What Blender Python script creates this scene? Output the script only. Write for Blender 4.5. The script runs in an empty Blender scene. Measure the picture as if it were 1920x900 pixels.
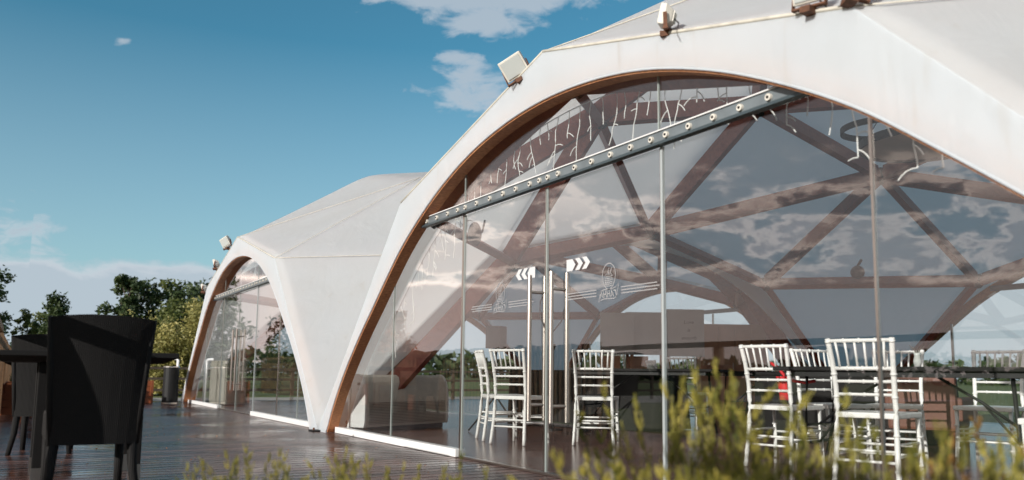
import bpy, bmesh, math, random
from mathutils import Vector, Matrix, noise
C = bpy.context.scene
COL = C.collection
R_ = math.radians

# ------------------------------------------------------------------ camera
cam_d = bpy.data.cameras.new("camera"); cam = bpy.data.objects.new("camera", cam_d); COL.objects.link(cam)
FPX, PITCH, ROLL, YAW, CY = 1546.13, 0.12, 0.0119, 0.533, 515.68
F0 = Vector((-math.cos(YAW), math.sin(YAW), 0)); R0 = Vector((math.sin(YAW), math.cos(YAW), 0)); U0 = Vector((0, 0, 1))
Fw = F0*math.cos(PITCH) + U0*math.sin(PITCH); Up = U0*math.cos(PITCH) - F0*math.sin(PITCH)
Rt = R0*math.cos(ROLL) + Up*math.sin(ROLL); Up2 = Up*math.cos(ROLL) - R0*math.sin(ROLL)
m = Matrix((Rt, Up2, -Fw)).transposed().to_4x4(); m.translation = Vector((0, 0, 0.68))
cam.matrix_world = m
cam_d.sensor_width = 36.0; cam_d.lens = FPX/1920*36
cam_d.shift_y = (CY - 450)/1920
cam_d.clip_start = 0.05; cam_d.clip_end = 2000
cam_d.dof.use_dof = True; cam_d.dof.focus_distance = 8.5; cam_d.dof.aperture_fstop = 1.9
C.camera = cam

# ------------------------------------------------------------------ light
SUN_EL = 18.0
SUN_AZ = Vector((0.32, -0.95)).normalized()
sdir = Vector((SUN_AZ.x*math.cos(R_(SUN_EL)), SUN_AZ.y*math.cos(R_(SUN_EL)), math.sin(R_(SUN_EL))))
sl = bpy.data.lights.new("sun", 'SUN'); so = bpy.data.objects.new("sun", sl); COL.objects.link(so)
sl.energy = 3.9; sl.angle = R_(0.5); sl.color = (1.0, 0.955, 0.90)
so.rotation_euler = sdir.to_track_quat('Z', 'Y').to_euler()
so.location = (0, -20, 20)

W = bpy.data.worlds.new("World"); C.world = W; W.use_nodes = True
nt = W.node_tree; nt.nodes.clear()
def wn(t, **k):
    n = nt.nodes.new(t)
    for a, b in k.items(): setattr(n, a, b)
    return n
def wm(op, a, b=None, c=None, clamp=False):
    n = wn('ShaderNodeMath', operation=op, use_clamp=clamp)
    for i, v in enumerate((a, b, c)):
        if v is None: continue
        if isinstance(v, (int, float)): n.inputs[i].default_value = v
        else: nt.links.new(v, n.inputs[i])
    return n.outputs[0]
def wmix(f, a, b, mode='MIX'):
    n = wn('ShaderNodeMix', data_type='RGBA', blend_type=mode)
    for i, v in ((0, f), (6, a), (7, b)):
        if isinstance(v, (int, float)): n.inputs[i].default_value = v
        elif isinstance(v, tuple): n.inputs[i].default_value = v
        else: nt.links.new(v, n.inputs[i])
    return n.outputs[2]
sky = wn('ShaderNodeTexSky', sky_type='NISHITA', sun_disc=False)
sky.sun_elevation = R_(SUN_EL); sky.sun_rotation = math.atan2(SUN_AZ.x, SUN_AZ.y)
sky.air_density = 1.0; sky.dust_density = 0.6; sky.ozone_density = 2.5
tc = wn('ShaderNodeTexCoord'); sep = wn('ShaderNodeSeparateXYZ'); nt.links.new(tc.outputs['Generated'], sep.inputs[0])
az = wm('DEGREES', wm('ARCTAN2', sep.outputs[1], sep.outputs[0]))
el = wm('DEGREES', wm('ARCSINE', sep.outputs[2]))
# cloud coordinates: azimuth and elevation, the latter stretched so that banks lie flat near the horizon
azr = wm('MULTIPLY', az, 0.1); elr = wm('MULTIPLY', el, 0.22)
cc = wn('ShaderNodeCombineXYZ'); nt.links.new(azr, cc.inputs[0]); nt.links.new(elr, cc.inputs[1])
def wnoise(scale, detail, rough, dist=0.0, off=0.0):
    mp = wn('ShaderNodeMapping'); mp.inputs['Location'].default_value = (off, off*0.7, off)
    nt.links.new(cc.outputs[0], mp.inputs[0])
    n = wn('ShaderNodeTexNoise'); n.inputs['Scale'].default_value = scale; n.inputs['Detail'].default_value = detail
    n.inputs['Roughness'].default_value = rough; n.inputs['Distortion'].default_value = dist
    nt.links.new(mp.outputs[0], n.inputs['Vector']); return n.outputs[0]
n1 = wnoise(1.6, 9, 0.62, 0.25, 3.1)
n2 = wnoise(3.6, 9, 0.62, 0.35, 8.3)
def blob(a0, e0, wa, we):
    da = wm('DIVIDE', wm('SUBTRACT', az, a0), wa); de = wm('DIVIDE', wm('SUBTRACT', el, e0), we)
    q = wm('ADD', wm('MULTIPLY', da, da), wm('MULTIPLY', de, de))
    return wm('SUBTRACT', 1.0, wm('POWER', q, 0.6), clamp=True)
def wmax(*a):
    r = a[0]
    for b in a[1:]: r = wm('MAXIMUM', r, b)
    return r
bl = wmax(blob(152.3, 19.4, 5.6, 2.5), wm('MULTIPLY', blob(153.2, 21.6, 2.8, 0.9), .9), wm('MULTIPLY', blob(151.5, 26.9, 13.5, 4.0), 1.6), blob(151.8, 24.2, 4.2, 2.3), blob(160.0, 26.0, 4.2, 2.4),
          wm('MULTIPLY', blob(175.8, 20.3, 1.1, .5), .55), wm('MULTIPLY', blob(180.0, 7.8, 3.0, 3.4), .62), wm('MULTIPLY', blob(-179.2, 8, 3.0, 3.4), .62))
m1 = wm('SUBTRACT', wm('ADD', wm('MULTIPLY', bl, 1.75), wm('MULTIPLY', wm('SUBTRACT', n2, .5), 3.4)), 0.62)
d1 = wm('MULTIPLY', m1, 1.25, clamp=True)
d1 = wm('MULTIPLY', d1, wm('GREATER_THAN', bl, 0.001))
# low bank beyond the trees
bank = wm('SUBTRACT', wm('ADD', 6.9, wm('MULTIPLY', wm('SUBTRACT', n1, .5), 3.2)), el)
d2 = wm('MULTIPLY', wm('MULTIPLY', bank, 1.6, clamp=True), 0.9)
# cumulus field on the southern half of the sky
south = wm('MULTIPLY', wm('SUBTRACT', -0.12, sep.outputs[1]), 8.0, clamp=True)
hi = wm('SUBTRACT', 1.0, wm('MULTIPLY', wm('SUBTRACT', el, 10.5), 0.16), clamp=True)
d3 = wm('MULTIPLY', wm('SUBTRACT', wm('ADD', n1, wm('MULTIPLY', hi, 0.09)), 0.52), 9.0, clamp=True)
d3 = wm('MULTIPLY', d3, wm('MULTIPLY', south, hi))
dens = wm('MULTIPLY', wmax(wm('MULTIPLY', d1, .8), d2, d3), wm('GREATER_THAN', el, -1.0))
# bright rims, grey cores
rim = wm('SUBTRACT', 1.0, wm('MULTIPLY', wm('ABSOLUTE', wm('SUBTRACT', wmax(d1, wm('MULTIPLY', bank, 1.1, clamp=True), d3), 0.55)), 1.9), clamp=True)
thick = wm('MULTIPLY', wm('SUBTRACT', wm('ADD', n1, wm('MULTIPLY', n2, .35)), 0.68), 5.0, clamp=True)
core = wmix(wm('MULTIPLY', south, wm('SUBTRACT', 1.0, wm('MULTIPLY', thick, .55))), (3.6, 4.2, 4.8, 1), (4.6, 3.8, 3.7, 1))
ccol = wmix(wm('MULTIPLY', rim, wm('ADD', 0.25, wm('MULTIPLY', south, .75))), core, wmix(south, (8.0, 7.6, 7.6, 1), (24.0, 19.5, 17.0, 1)))
lin = wmix(1.0, sky.outputs[0], (0.47, .98, .93, 1), 'MULTIPLY')
hz = wm('MULTIPLY', wm('SUBTRACT', 1.0, wm('DIVIDE', el, 22.0), clamp=True), 0.62)
lin = wmix(hz, lin, (4.3, 4.9, 5.5, 1))
lin = wmix(wm('MULTIPLY', south, .85), lin, (3.9, 3.7, 3.7, 1))
skyc = wmix(dens, lin, ccol)
bg = wn('ShaderNodeBackground'); bg.inputs[1].default_value = 0.1
out = wn('ShaderNodeOutputWorld'); nt.links.new(skyc, bg.inputs[0]); nt.links.new(bg.outputs[0], out.inputs[0])

C.view_settings.view_transform = 'Standard'; C.view_settings.look = 'None'
C.view_settings.exposure = 0.35; C.view_settings.gamma = 1.0; C.view_settings.use_curve_mapping = False
C.render.engine = 'CYCLES'
C.cycles.use_denoising = True
C.cycles.max_bounces = 14; C.cycles.transparent_max_bounces = 32; C.cycles.diffuse_bounces = 9; C.cycles.glossy_bounces = 4
C.cycles.caustics_reflective = False; C.cycles.caustics_refractive = False

# ------------------------------------------------------------------ materials
def mat(name, col, rough=0.6, metal=0.0, noise_scale=0, noise_amt=0.0, bump=0.0, bump_scale=60, coord='Object', col2=None, spec=None):
    mt = bpy.data.materials.new(name); mt.use_nodes = True; t = mt.node_tree; p = t.nodes['Principled BSDF']
    p.inputs['Base Color'].default_value = (*col, 1); p.inputs['Roughness'].default_value = rough; p.inputs['Metallic'].default_value = metal
    if spec is not None: p.inputs['Specular IOR Level'].default_value = spec
    if noise_scale or bump: tcn = t.nodes.new('ShaderNodeTexCoord')
    if noise_scale:
        n = t.nodes.new('ShaderNodeTexNoise'); n.inputs['Scale'].default_value = noise_scale; n.inputs['Detail'].default_value = 6
        t.links.new(tcn.outputs[coord], n.inputs['Vector'])
        r = t.nodes.new('ShaderNodeValToRGB'); r.color_ramp.elements[0].position = .3; r.color_ramp.elements[1].position = .7
        c2 = col2 if col2 else tuple(c*(1-noise_amt) for c in col)
        r.color_ramp.elements[0].color = (*c2, 1); r.color_ramp.elements[1].color = (*col, 1)
        t.links.new(n.outputs[0], r.inputs[0]); t.links.new(r.outputs[0], p.inputs['Base Color'])
    if bump:
        n = t.nodes.new('ShaderNodeTexNoise'); n.inputs['Scale'].default_value = bump_scale; n.inputs['Detail'].default_value = 4
        t.links.new(tcn.outputs[coord], n.inputs['Vector'])
        b = t.nodes.new('ShaderNodeBump'); b.inputs['Strength'].default_value = bump; b.inputs['Distance'].default_value = 0.02
        t.links.new(n.outputs[0], b.inputs['Height']); t.links.new(b.outputs[0], p.inputs['Normal'])
    return mt

def fabric_mat(nm='tent_fabric', trf=.69, k=(1, 1, 1), tc=(.96, .96, .955, 1)):
    mt = bpy.data.materials.new(nm); mt.use_nodes = True; t = mt.node_tree; t.nodes.clear()
    N = t.nodes.new; L = t.links.new
    o = N('ShaderNodeOutputMaterial'); d = N('ShaderNodeBsdfDiffuse'); tr = N('ShaderNodeBsdfTranslucent'); g = N('ShaderNodeBsdfGlossy')
    g.inputs['Roughness'].default_value = .45
    tcn = N('ShaderNodeTexCoord')
    n = N('ShaderNodeTexNoise'); n.inputs['Scale'].default_value = 1.3; n.inputs['Detail'].default_value = 8; n.inputs['Roughness'].default_value = .65
    L(tcn.outputs['Object'], n.inputs['Vector'])
    r = N('ShaderNodeValToRGB'); r.color_ramp.elements[0].position = .35; r.color_ramp.elements[1].position = .6
    r.color_ramp.elements[0].color = (.81*k[0], .835*k[1], .84*k[2], 1); r.color_ramp.elements[1].color = (.83*k[0], .87*k[1], .89*k[2], 1)
    L(n.outputs[0], r.inputs[0])
    # faint dirt near the ground and in streaks
    mp = N('ShaderNodeMapping'); mp.inputs['Scale'].default_value = (5, 5, .7); L(tcn.outputs['Object'], mp.inputs[0])
    n3 = N('ShaderNodeTexNoise'); n3.inputs['Scale'].default_value = 2.0; n3.inputs['Detail'].default_value = 6; L(mp.outputs[0], n3.inputs['Vector'])
    r3 = N('ShaderNodeValToRGB'); r3.color_ramp.elements[0].position = .62; r3.color_ramp.elements[1].position = .8
    r3.color_ramp.elements[0].color = (0, 0, 0, 1); r3.color_ramp.elements[1].color = (.45, .45, .45, 1); L(n3.outputs[0], r3.inputs[0])
    mx = N('ShaderNodeMix'); mx.data_type = 'RGBA'; L(r3.outputs[0], mx.inputs[0]); L(r.outputs[0], mx.inputs[6]); mx.inputs[7].default_value = (.55, .48, .38, 1)
    L(mx.outputs[2], d.inputs[0]); tr.inputs[0].default_value = tc
    nb = N('ShaderNodeTexNoise'); nb.inputs['Scale'].default_value = 2.2; nb.inputs['Detail'].default_value = 5; nb.inputs['Distortion'].default_value = .8
    mp2 = N('ShaderNodeMapping'); mp2.inputs['Scale'].default_value = (1.5, 1.5, .5); mp2.inputs['Rotation'].default_value = (0.3, .5, .2)
    L(tcn.outputs['Object'], mp2.inputs[0]); L(mp2.outputs[0], nb.inputs['Vector'])
    b = N('ShaderNodeBump'); b.inputs['Strength'].default_value = .5; b.inputs['Distance'].default_value = .045; L(nb.outputs[0], b.inputs['Height'])
    L(b.outputs[0], d.inputs['Normal']); L(b.outputs[0], g.inputs['Normal'])
    m1_ = N('ShaderNodeMixShader'); m1_.inputs[0].default_value = trf; L(d.outputs[0], m1_.inputs[1]); L(tr.outputs[0], m1_.inputs[2])
    m2_ = N('ShaderNodeMixShader'); m2_.inputs[0].default_value = .03; L(m1_.outputs[0], m2_.inputs[1]); L(g.outputs[0], m2_.inputs[2])
    L(m2_.outputs[0], o.inputs[0]); return mt

def wood_mat(name, c1, c2, rough=.45, axis_scale=(18, 18, 1.2)):
    mt = bpy.data.materials.new(name); mt.use_nodes = True; t = mt.node_tree; p = t.nodes['Principled BSDF']; N = t.nodes.new; L = t.links.new
    tcn = N('ShaderNodeTexCoord'); mp = N('ShaderNodeMapping'); mp.inputs['Scale'].default_value = axis_scale; L(tcn.outputs['UV'], mp.inputs[0])
    n = N('ShaderNodeTexNoise'); n.inputs['Scale'].default_value = 1.0; n.inputs['Detail'].default_value = 8; n.inputs['Distortion'].default_value = .6; L(mp.outputs[0], n.inputs['Vector'])
    n2_ = N('ShaderNodeTexNoise'); n2_.inputs['Scale'].default_value = 3.5; n2_.inputs['Detail'].default_value = 3; L(tcn.outputs['Object'], n2_.inputs['Vector'])
    ad = N('ShaderNodeMath'); ad.operation = 'MULTIPLY_ADD'; L(n2_.outputs[0], ad.inputs[0]); ad.inputs[1].default_value = .6; L(n.outputs[0], ad.inputs[2])
    r = N('ShaderNodeValToRGB'); r.color_ramp.elements[0].position = .55; r.color_ramp.elements[1].position = 1.0
    r.color_ramp.elements[0].color = (*c1, 1); r.color_ramp.elements[1].color = (*c2, 1); L(ad.outputs[0], r.inputs[0])
    L(r.outputs[0], p.inputs['Base Color']); p.inputs['Roughness'].default_value = rough
    b = N('ShaderNodeBump'); b.inputs['Strength'].default_value = .2; b.inputs['Distance'].default_value = .004; L(n.outputs[0], b.inputs['Height']); L(b.outputs[0], p.inputs['Normal'])
    return mt

def glass_mat(name='window_glass', f0=.066, tint=(.975, .985, .98)):
    mt = bpy.data.materials.new(name); mt.use_nodes = True; t = mt.node_tree; t.nodes.clear(); N = t.nodes.new; L = t.links.new
    o = N('ShaderNodeOutputMaterial'); tr = N('ShaderNodeBsdfTransparent'); tr.inputs[0].default_value = (*tint, 1)
    g = N('ShaderNodeBsdfGlossy'); g.inputs['Roughness'].default_value = 0.0; g.inputs[0].default_value = (1, 1, 1, 1)
    lw = N('ShaderNodeLayerWeight'); lw.inputs[0].default_value = .5
    pw = N('ShaderNodeMath'); pw.operation = 'POWER'; L(lw.outputs['Facing'], pw.inputs[0]); pw.inputs[1].default_value = 4.0
    ma = N('ShaderNodeMath'); ma.operation = 'MULTIPLY_ADD'; L(pw.outputs[0], ma.inputs[0]); ma.inputs[1].default_value = 1-f0; ma.inputs[2].default_value = f0
    tcn = N('ShaderNodeTexCoord'); nb = N('ShaderNodeTexNoise'); nb.inputs['Scale'].default_value = .9; nb.inputs['Detail'].default_value = 1; L(tcn.outputs['Object'], nb.inputs['Vector'])
    b = N('ShaderNodeBump'); b.inputs['Strength'].default_value = .05; b.inputs['Distance'].default_value = .05; L(nb.outputs[0], b.inputs['Height']); L(b.outputs[0], g.inputs['Normal'])
    mx = N('ShaderNodeMixShader'); L(ma.outputs[0], mx.inputs[0]); L(tr.outputs[0], mx.inputs[1]); L(g.outputs[0], mx.inputs[2]); L(mx.outputs[0], o.inputs[0]); return mt

def deck_mat():
    mt = bpy.data.materials.new('wet_decking'); mt.use_nodes = True; t = mt.node_tree; p = t.nodes['Principled BSDF']; N = t.nodes.new; L = t.links.new
    def M(op, a, b=None, cl=False):
        n = N('ShaderNodeMath'); n.operation = op; n.use_clamp = cl
        for i, v in enumerate((a, b)):
            if v is None: continue
            if isinstance(v, (int, float)): n.inputs[i].default_value = v
            else: L(v, n.inputs[i])
        return n.outputs[0]
    tcn = N('ShaderNodeTexCoord'); sp = N('ShaderNodeSeparateXYZ'); L(tcn.outputs['Object'], sp.inputs[0])
    bx = M('DIVIDE', sp.outputs[0], .145); fr = M('FRACT', bx); idx = M('FLOOR', bx)
    gap = M('GREATER_THAN', M('ABSOLUTE', M('SUBTRACT', fr, .5)), .44)
    rib = M('SINE', M('MULTIPLY', fr, 6.2832*9))
    wn_ = N('ShaderNodeTexWhiteNoise'); wn_.noise_dimensions = '1D'; L(idx, wn_.inputs['W'])
    n = N('ShaderNodeTexNoise'); n.inputs['Scale'].default_value = .75; n.inputs['Detail'].default_value = 7; n.inputs['Roughness'].default_value = .6; L(tcn.outputs['Object'], n.inputs['Vector'])
    n2_ = N('ShaderNodeTexNoise'); n2_.inputs['Scale'].default_value = 9; n2_.inputs['Detail'].default_value = 5; L(tcn.outputs['Object'], n2_.inputs['Vector'])
    wet = M('MULTIPLY', M('SUBTRACT', n.outputs[0], .47), 6.0, True)
    r = N('ShaderNodeValToRGB'); r.color_ramp.elements[0].color = (.03, .013, .010, 1); r.color_ramp.elements[1].color = (.17, .085, .066, 1); L(M('ADD', M('MULTIPLY', wn_.outputs[0], .85), M('MULTIPLY', n2_.outputs[0], .3)), r.inputs[0])
    mx = N('ShaderNodeMix'); mx.data_type = 'RGBA'; L(gap, mx.inputs[0]); L(r.outputs[0], mx.inputs[6]); mx.inputs[7].default_value = (.008, .006, .005, 1)
    L(mx.outputs[2], p.inputs['Base Color'])
    L(M('SUBTRACT', .27, M('MULTIPLY', wet, .21)), p.inputs['Roughness'])
    L(M('SUBTRACT', .6, M('MULTIPLY', gap, .6)), p.inputs['Specular IOR Level'])
    h = M('ADD', M('MULTIPLY', rib, M('SUBTRACT', .16, M('MULTIPLY', wet, .135))), M('MULTIPLY', gap, -1.0))
    cup = M('MULTIPLY', M('SUBTRACT', fr, .5), M('SUBTRACT', fr, .5))
    h = M('ADD', h, M('MULTIPLY', cup, M('SUBTRACT', 9.0, M('MULTIPLY', wet, 6.5)))); h = M('ADD', h, M('MULTIPLY', n2_.outputs[0], .12))
    b = N('ShaderNodeBump'); b.inputs['Strength'].default_value = .8; b.inputs['Distance'].default_value = .004; L(h, b.inputs['Height']); L(b.outputs[0], p.inputs['Normal'])
    return mt

def leaf_mat(name, c1, c2, transl=.35, scale=1.5):
    mt = bpy.data.materials.new(name); mt.use_nodes = True; t = mt.node_tree; t.nodes.clear(); N = t.nodes.new; L = t.links.new
    o = N('ShaderNodeOutputMaterial'); p = N('ShaderNodeBsdfPrincipled'); tr = N('ShaderNodeBsdfTranslucent'); p.inputs['Roughness'].default_value = .55
    tcn = N('ShaderNodeTexCoord'); n = N('ShaderNodeTexNoise'); n.inputs['Scale'].default_value = scale; n.inputs['Detail'].default_value = 6; n.inputs['Roughness'].default_value = .7; L(tcn.outputs['Object'], n.inputs['Vector'])
    r = N('ShaderNodeValToRGB'); r.color_ramp.elements[0].position = .36; r.color_ramp.elements[1].position = .64
    r.color_ramp.elements[0].color = (*c1, 1); r.color_ramp.elements[1].color = (*c2, 1); L(n.outputs[0], r.inputs[0])
    L(r.outputs[0], p.inputs['Base Color']); L(r.outputs[0], tr.inputs[0])
    mx = N('ShaderNodeMixShader'); mx.inputs[0].default_value = transl; L(p.outputs[0], mx.inputs[1]); L(tr.outputs[0], mx.inputs[2]); L(mx.outputs[0], o.inputs[0]); return mt

def rattan_mat():
    mt = bpy.data.materials.new('black_rattan'); mt.use_nodes = True; t = mt.node_tree; p = t.nodes['Principled BSDF']; N = t.nodes.new; L = t.links.new
    p.inputs['Base Color'].default_value = (.020, .019, .0185, 1); p.inputs['Roughness'].default_value = .65; p.inputs['Specular IOR Level'].default_value = .12
    tcn = N('ShaderNodeTexCoord')
    w1 = N('ShaderNodeTexWave'); w1.wave_type = 'BANDS'; w1.bands_direction = 'Z'; w1.inputs['Scale'].default_value = 55; L(tcn.outputs['Object'], w1.inputs['Vector'])
    w2 = N('ShaderNodeTexWave'); w2.bands_direction = 'X'; w2.inputs['Scale'].default_value = 35; L(tcn.outputs['Object'], w2.inputs['Vector'])
    a = N('ShaderNodeMath'); a.operation = 'MULTIPLY'; L(w1.outputs[1], a.inputs[0]); L(w2.outputs[1], a.inputs[1])
    b = N('ShaderNodeBump'); b.inputs['Strength'].default_value = .8; b.inputs['Distance'].default_value = .004; L(a.outputs[0], b.inputs['Height']); L(b.outputs[0], p.inputs['Normal'])
    return mt

M_FAB = fabric_mat()
M_FAB2 = fabric_mat('double_layer_fabric', .60, (.96, .99, 1.01), (.94, .95, .965, 1))
M_SEAM = mat('cream_seam_tape', (.66, .62, .53), .6, 0, 14, .25)
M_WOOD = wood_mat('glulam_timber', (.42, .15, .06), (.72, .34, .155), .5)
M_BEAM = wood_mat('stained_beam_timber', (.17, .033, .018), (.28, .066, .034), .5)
M_FENCE = wood_mat('weathered_slat_timber', (.16, .085, .04), (.36, .2, .1), .6, (30, 30, 1))
M_PLANT = wood_mat('planter_timber', (.2, .055, .018), (.38, .12, .045), .5)
M_CAB = wood_mat('cabinet_veneer', (.26, .11, .055), (.44, .21, .11), .45)
M_WICK = wood_mat('brown_cane', (.10, .035, .022), (.17, .065, .04), .6)
M_GLASS = glass_mat()
M_EDGE = mat('glass_edge', (.36, .40, .38), .2)
M_DECK = deck_mat()
M_FLOOR = wood_mat('indoor_floor_boards', (.075, .036, .026), (.15, .075, .052), .22, (30, 1.5, 1))
M_STEEL = mat('brushed_steel', (.46, .41, .37), .3, 1.0)
M_RAIL = mat('painted_rail_steel', (.19, .22, .235), .35, .2, 8, .3)
M_GREYM = mat('satin_aluminium', (.42, .46, .46), .3, .2)
M_RAILD = mat('rail_lower_lip', (.065, .09, .10), .3, .3)
M_WHITE = mat('white_paint', (.8, .8, .79), .35, 0, 6, .05)
M_CHAIR = mat('white_chair_lacquer', (.82, .81, .79), .3, 0, 30, .06)
M_OFFW = mat('cream_plastic', (.72, .68, .60), .4, 0, 12, .12)
M_CREAM = mat('cream_board', (.66, .62, .54), .5, 0, 5, .1)
M_BLACK = mat('black_laminate', (.018, .017, .0165), .65, spec=.12)
M_BMET = mat('black_metal', (.014, .014, .014), .5, 0, spec=.25)
M_RATT = rattan_mat()
M_RUST = mat('rusty_bracket', (.17, .07, .035), .8, 0, 40, .5)
M_LAMPG = mat('lamp_lens', (.5, .52, .5), .08)
M_DECAL = mat('white_vinyl', (.62, .62, .62), .5)
M_ETCH = mat('frosted_line_vinyl', (.33, .32, .32), .6)
M_WIRE = mat('white_light_wire', (.85, .84, .82), .5)
M_WIRED = mat('dark_cable', (.06, .05, .05), .5)
M_RED = mat('red_cloth', (.55, .01, .015), .6)
M_GRASS = mat('lawn', (.13, .15, .03), .9, 0, 1.4, 0, .6, 25, col2=(.055, .085, .018))
M_GRAVEL = mat('pale_gravel', (.42, .39, .35), .9, 0, 25, .5, .5, 90)
M_SOIL = mat('bark_soil', (.05, .032, .02), .95, 0, 15, .5, .6, 50)
M_BARK = mat('bark', (.10, .075, .05), .9, 0, 9, .5)
M_GREYP = mat('grey_printed_panel', (.30, .27, .25), .6, 0, 3, .12)
M_GRILL = mat('grey_grille', (.30, .27, .25), .5)
M_CHROME = mat('polished_cap', (.85, .83, .82), .12, 1.0)
M_JUN = leaf_mat('juniper_needles', (.12, .14, .02), (.66, .56, .13), .4, 8)
M_JUN2 = leaf_mat('juniper_rusty_tips', (.14, .09, .02), (.56, .30, .09), .35, 8)
M_LF_DARK = leaf_mat('dark_leaves', (.03, .055, .022), (.095, .13, .04), .3, .9)
M_LF_MID = leaf_mat('mid_leaves', (.05, .08, .022), (.17, .19, .05), .35, .9)
M_LF_WIL = leaf_mat('willow_leaves', (.17, .18, .05), (.50, .43, .15), .35, 1.1)
M_LF_RED = leaf_mat('autumn_leaves', (.30, .09, .02), (.62, .22, .05), .4, .9)

# ------------------------------------------------------------------ helpers
def uvbox(bm):
    uv = bm.loops.layers.uv.verify()
    return uv
def new_obj(name, bm, mtl, parent=None, smooth=False, loc=None, bevel=0.0):
    me = bpy.data.meshes.new(name); 
    if bevel > 0:
        es = [e for e in bm.edges if len(e.link_faces) == 2 and e.calc_face_angle(0) > .6]
        bmesh.ops.bevel(bm, geom=es, offset=bevel, segments=2, profile=.6, affect='EDGES', clamp_overlap=True)
    if smooth:
        for f in bm.faces: f.smooth = True
    bm.to_mesh(me); bm.free(); me.materials.append(mtl)
    o = bpy.data.objects.new(name, me); COL.objects.link(o)
    if parent: o.parent = parent
    if loc: o.location = loc
    return o
def thing(name, label, cat, loc=(0, 0, 0), rz=0.0, group=None):
    o = bpy.data.objects.new(name, None); COL.objects.link(o); o.location = loc; o.rotation_euler = (0, 0, rz)
    o.empty_display_size = .1
    o['label'] = label; o['category'] = cat
    if group: o['group'] = group
    return o
def tag(o, label, cat, group=None):
    o['label'] = label; o['category'] = cat
    if group: o['group'] = group
    return o
def box(bm, c, s, rot=None):
    r = bmesh.ops.create_cube(bm, size=1.0); vs = r['verts']
    mt = Matrix.Translation(Vector(c)) @ (rot.to_4x4() if rot else Matrix.Identity(4)) @ Matrix.Diagonal((*s, 1))
    bmesh.ops.transform(bm, matrix=mt, verts=vs); return vs
def cyl(bm, a, b, r1, r2=None, seg=12, caps=True):
    a, b = Vector(a), Vector(b); d = b-a; L = d.length
    r2 = r1 if r2 is None else r2
    r = bmesh.ops.create_cone(bm, cap_ends=caps, segments=seg, radius1=r1, radius2=r2, depth=L); q = d.to_track_quat('Z', 'Y')
    bmesh.ops.transform(bm, matrix=Matrix.Translation((a+b)/2) @ q.to_matrix().to_4x4(), verts=r['verts']); return r['verts']
def tube(bm, pts, rad, seg=6, closed=False):
    pts = [Vector(p) for p in pts]; n = len(pts); rings = []
    rads = rad if isinstance(rad, (list, tuple)) else [rad]*n
    up = Vector((0, 0, 1))
    for i, p in enumerate(pts):
        if closed: t = pts[(i+1) % n]-pts[i-1]
        else: t = pts[min(i+1, n-1)]-pts[max(i-1, 0)]
        t.normalize(); s = t.cross(up)
        if s.length < .05: s = t.cross(Vector((1, 0, 0)))
        s.normalize(); w = s.cross(t)
        rings.append([bm.verts.new(p + s*math.cos(k*2*math.pi/seg)*rads[i] + w*math.sin(k*2*math.pi/seg)*rads[i]) for k in range(seg)])
    for i in range(n if closed else n-1):
        a, b = rings[i], rings[(i+1) % n]
        for k in range(seg):
            bm.faces.new((a[k], a[(k+1) % seg], b[(k+1) % seg], b[k]))
    if not closed:
        bm.faces.new(rings[0][::-1]); bm.faces.new(rings[-1])
def prism(bm, poly, axis_a, axis_b, axis_n, origin, depth):
    """extrude a 2-D outline (list of (u,v)) along axis_n"""
    A, B, Nn, O = Vector(axis_a), Vector(axis_b), Vector(axis_n), Vector(origin)
    f = [bm.verts.new(O+A*u+B*v) for u, v in poly]; g = [bm.verts.new(O+A*u+B*v+Nn*depth) for u, v in poly]
    bm.faces.new(f[::-1]); bm.faces.new(g); n = len(poly)
    for i in range(n): bm.faces.new((f[i], f[(i+1) % n], g[(i+1) % n], g[i]))
    bmesh.ops.recalc_face_normals(bm, faces=bm.faces)
def beam_bm(a, b, w, h, upv):
    """rectangular beam with lengthwise UVs; h is the depth along upv"""
    bm = bmesh.new(); a, b = Vector(a), Vector(b); t = (b-a); L = t.length; t.normalize()
    u = Vector(upv) - t*t.dot(Vector(upv)); u.normalize(); s = t.cross(u)
    vs = []
    for e in (a, b):
        vs.append([bm.verts.new(e + s*x*w/2 + u*y*h/2) for x, y in ((-1, -1), (1, -1), (1, 1), (-1, 1))])
    fs = [bm.faces.new((vs[0][k], vs[0][(k+1) % 4], vs[1][(k+1) % 4], vs[1][k])) for k in range(4)]
    uv = bm.loops.layers.uv.verify()
    off = random.random()*5
    for k, f in enumerate(fs):
        wd = (w, h, w, h)[k]
        for lp, c in zip(f.loops, ((0, 0), (wd, 0), (wd, L), (0, L))): lp[uv].uv = (c[0]+off+k, c[1]+off)
    bm.faces.new(vs[0][::-1]); bm.faces.new(vs[1]); bmesh.ops.recalc_face_normals(bm, faces=bm.faces)
    return bm
def copy_tree(o, parent=None):
    c = o.copy(); COL.objects.link(c); c.parent = parent
    for ch in list(o.children): copy_tree(ch, c)
    return c
def plane_obj(name, x0, x1, y0, y1, z, mtl, uvs=True):
    bm = bmesh.new(); v = [bm.verts.new((x, y, z)) for x, y in ((x0, y0), (x1, y0), (x1, y1), (x0, y1))]; f = bm.faces.new(v)
    uv = bm.loops.layers.uv.verify()
    for lp in f.loops: lp[uv].uv = (lp.vert.co.x, lp.vert.co.y)
    o = new_obj(name, bm, mtl); o['kind'] = 'structure'; return o

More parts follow.
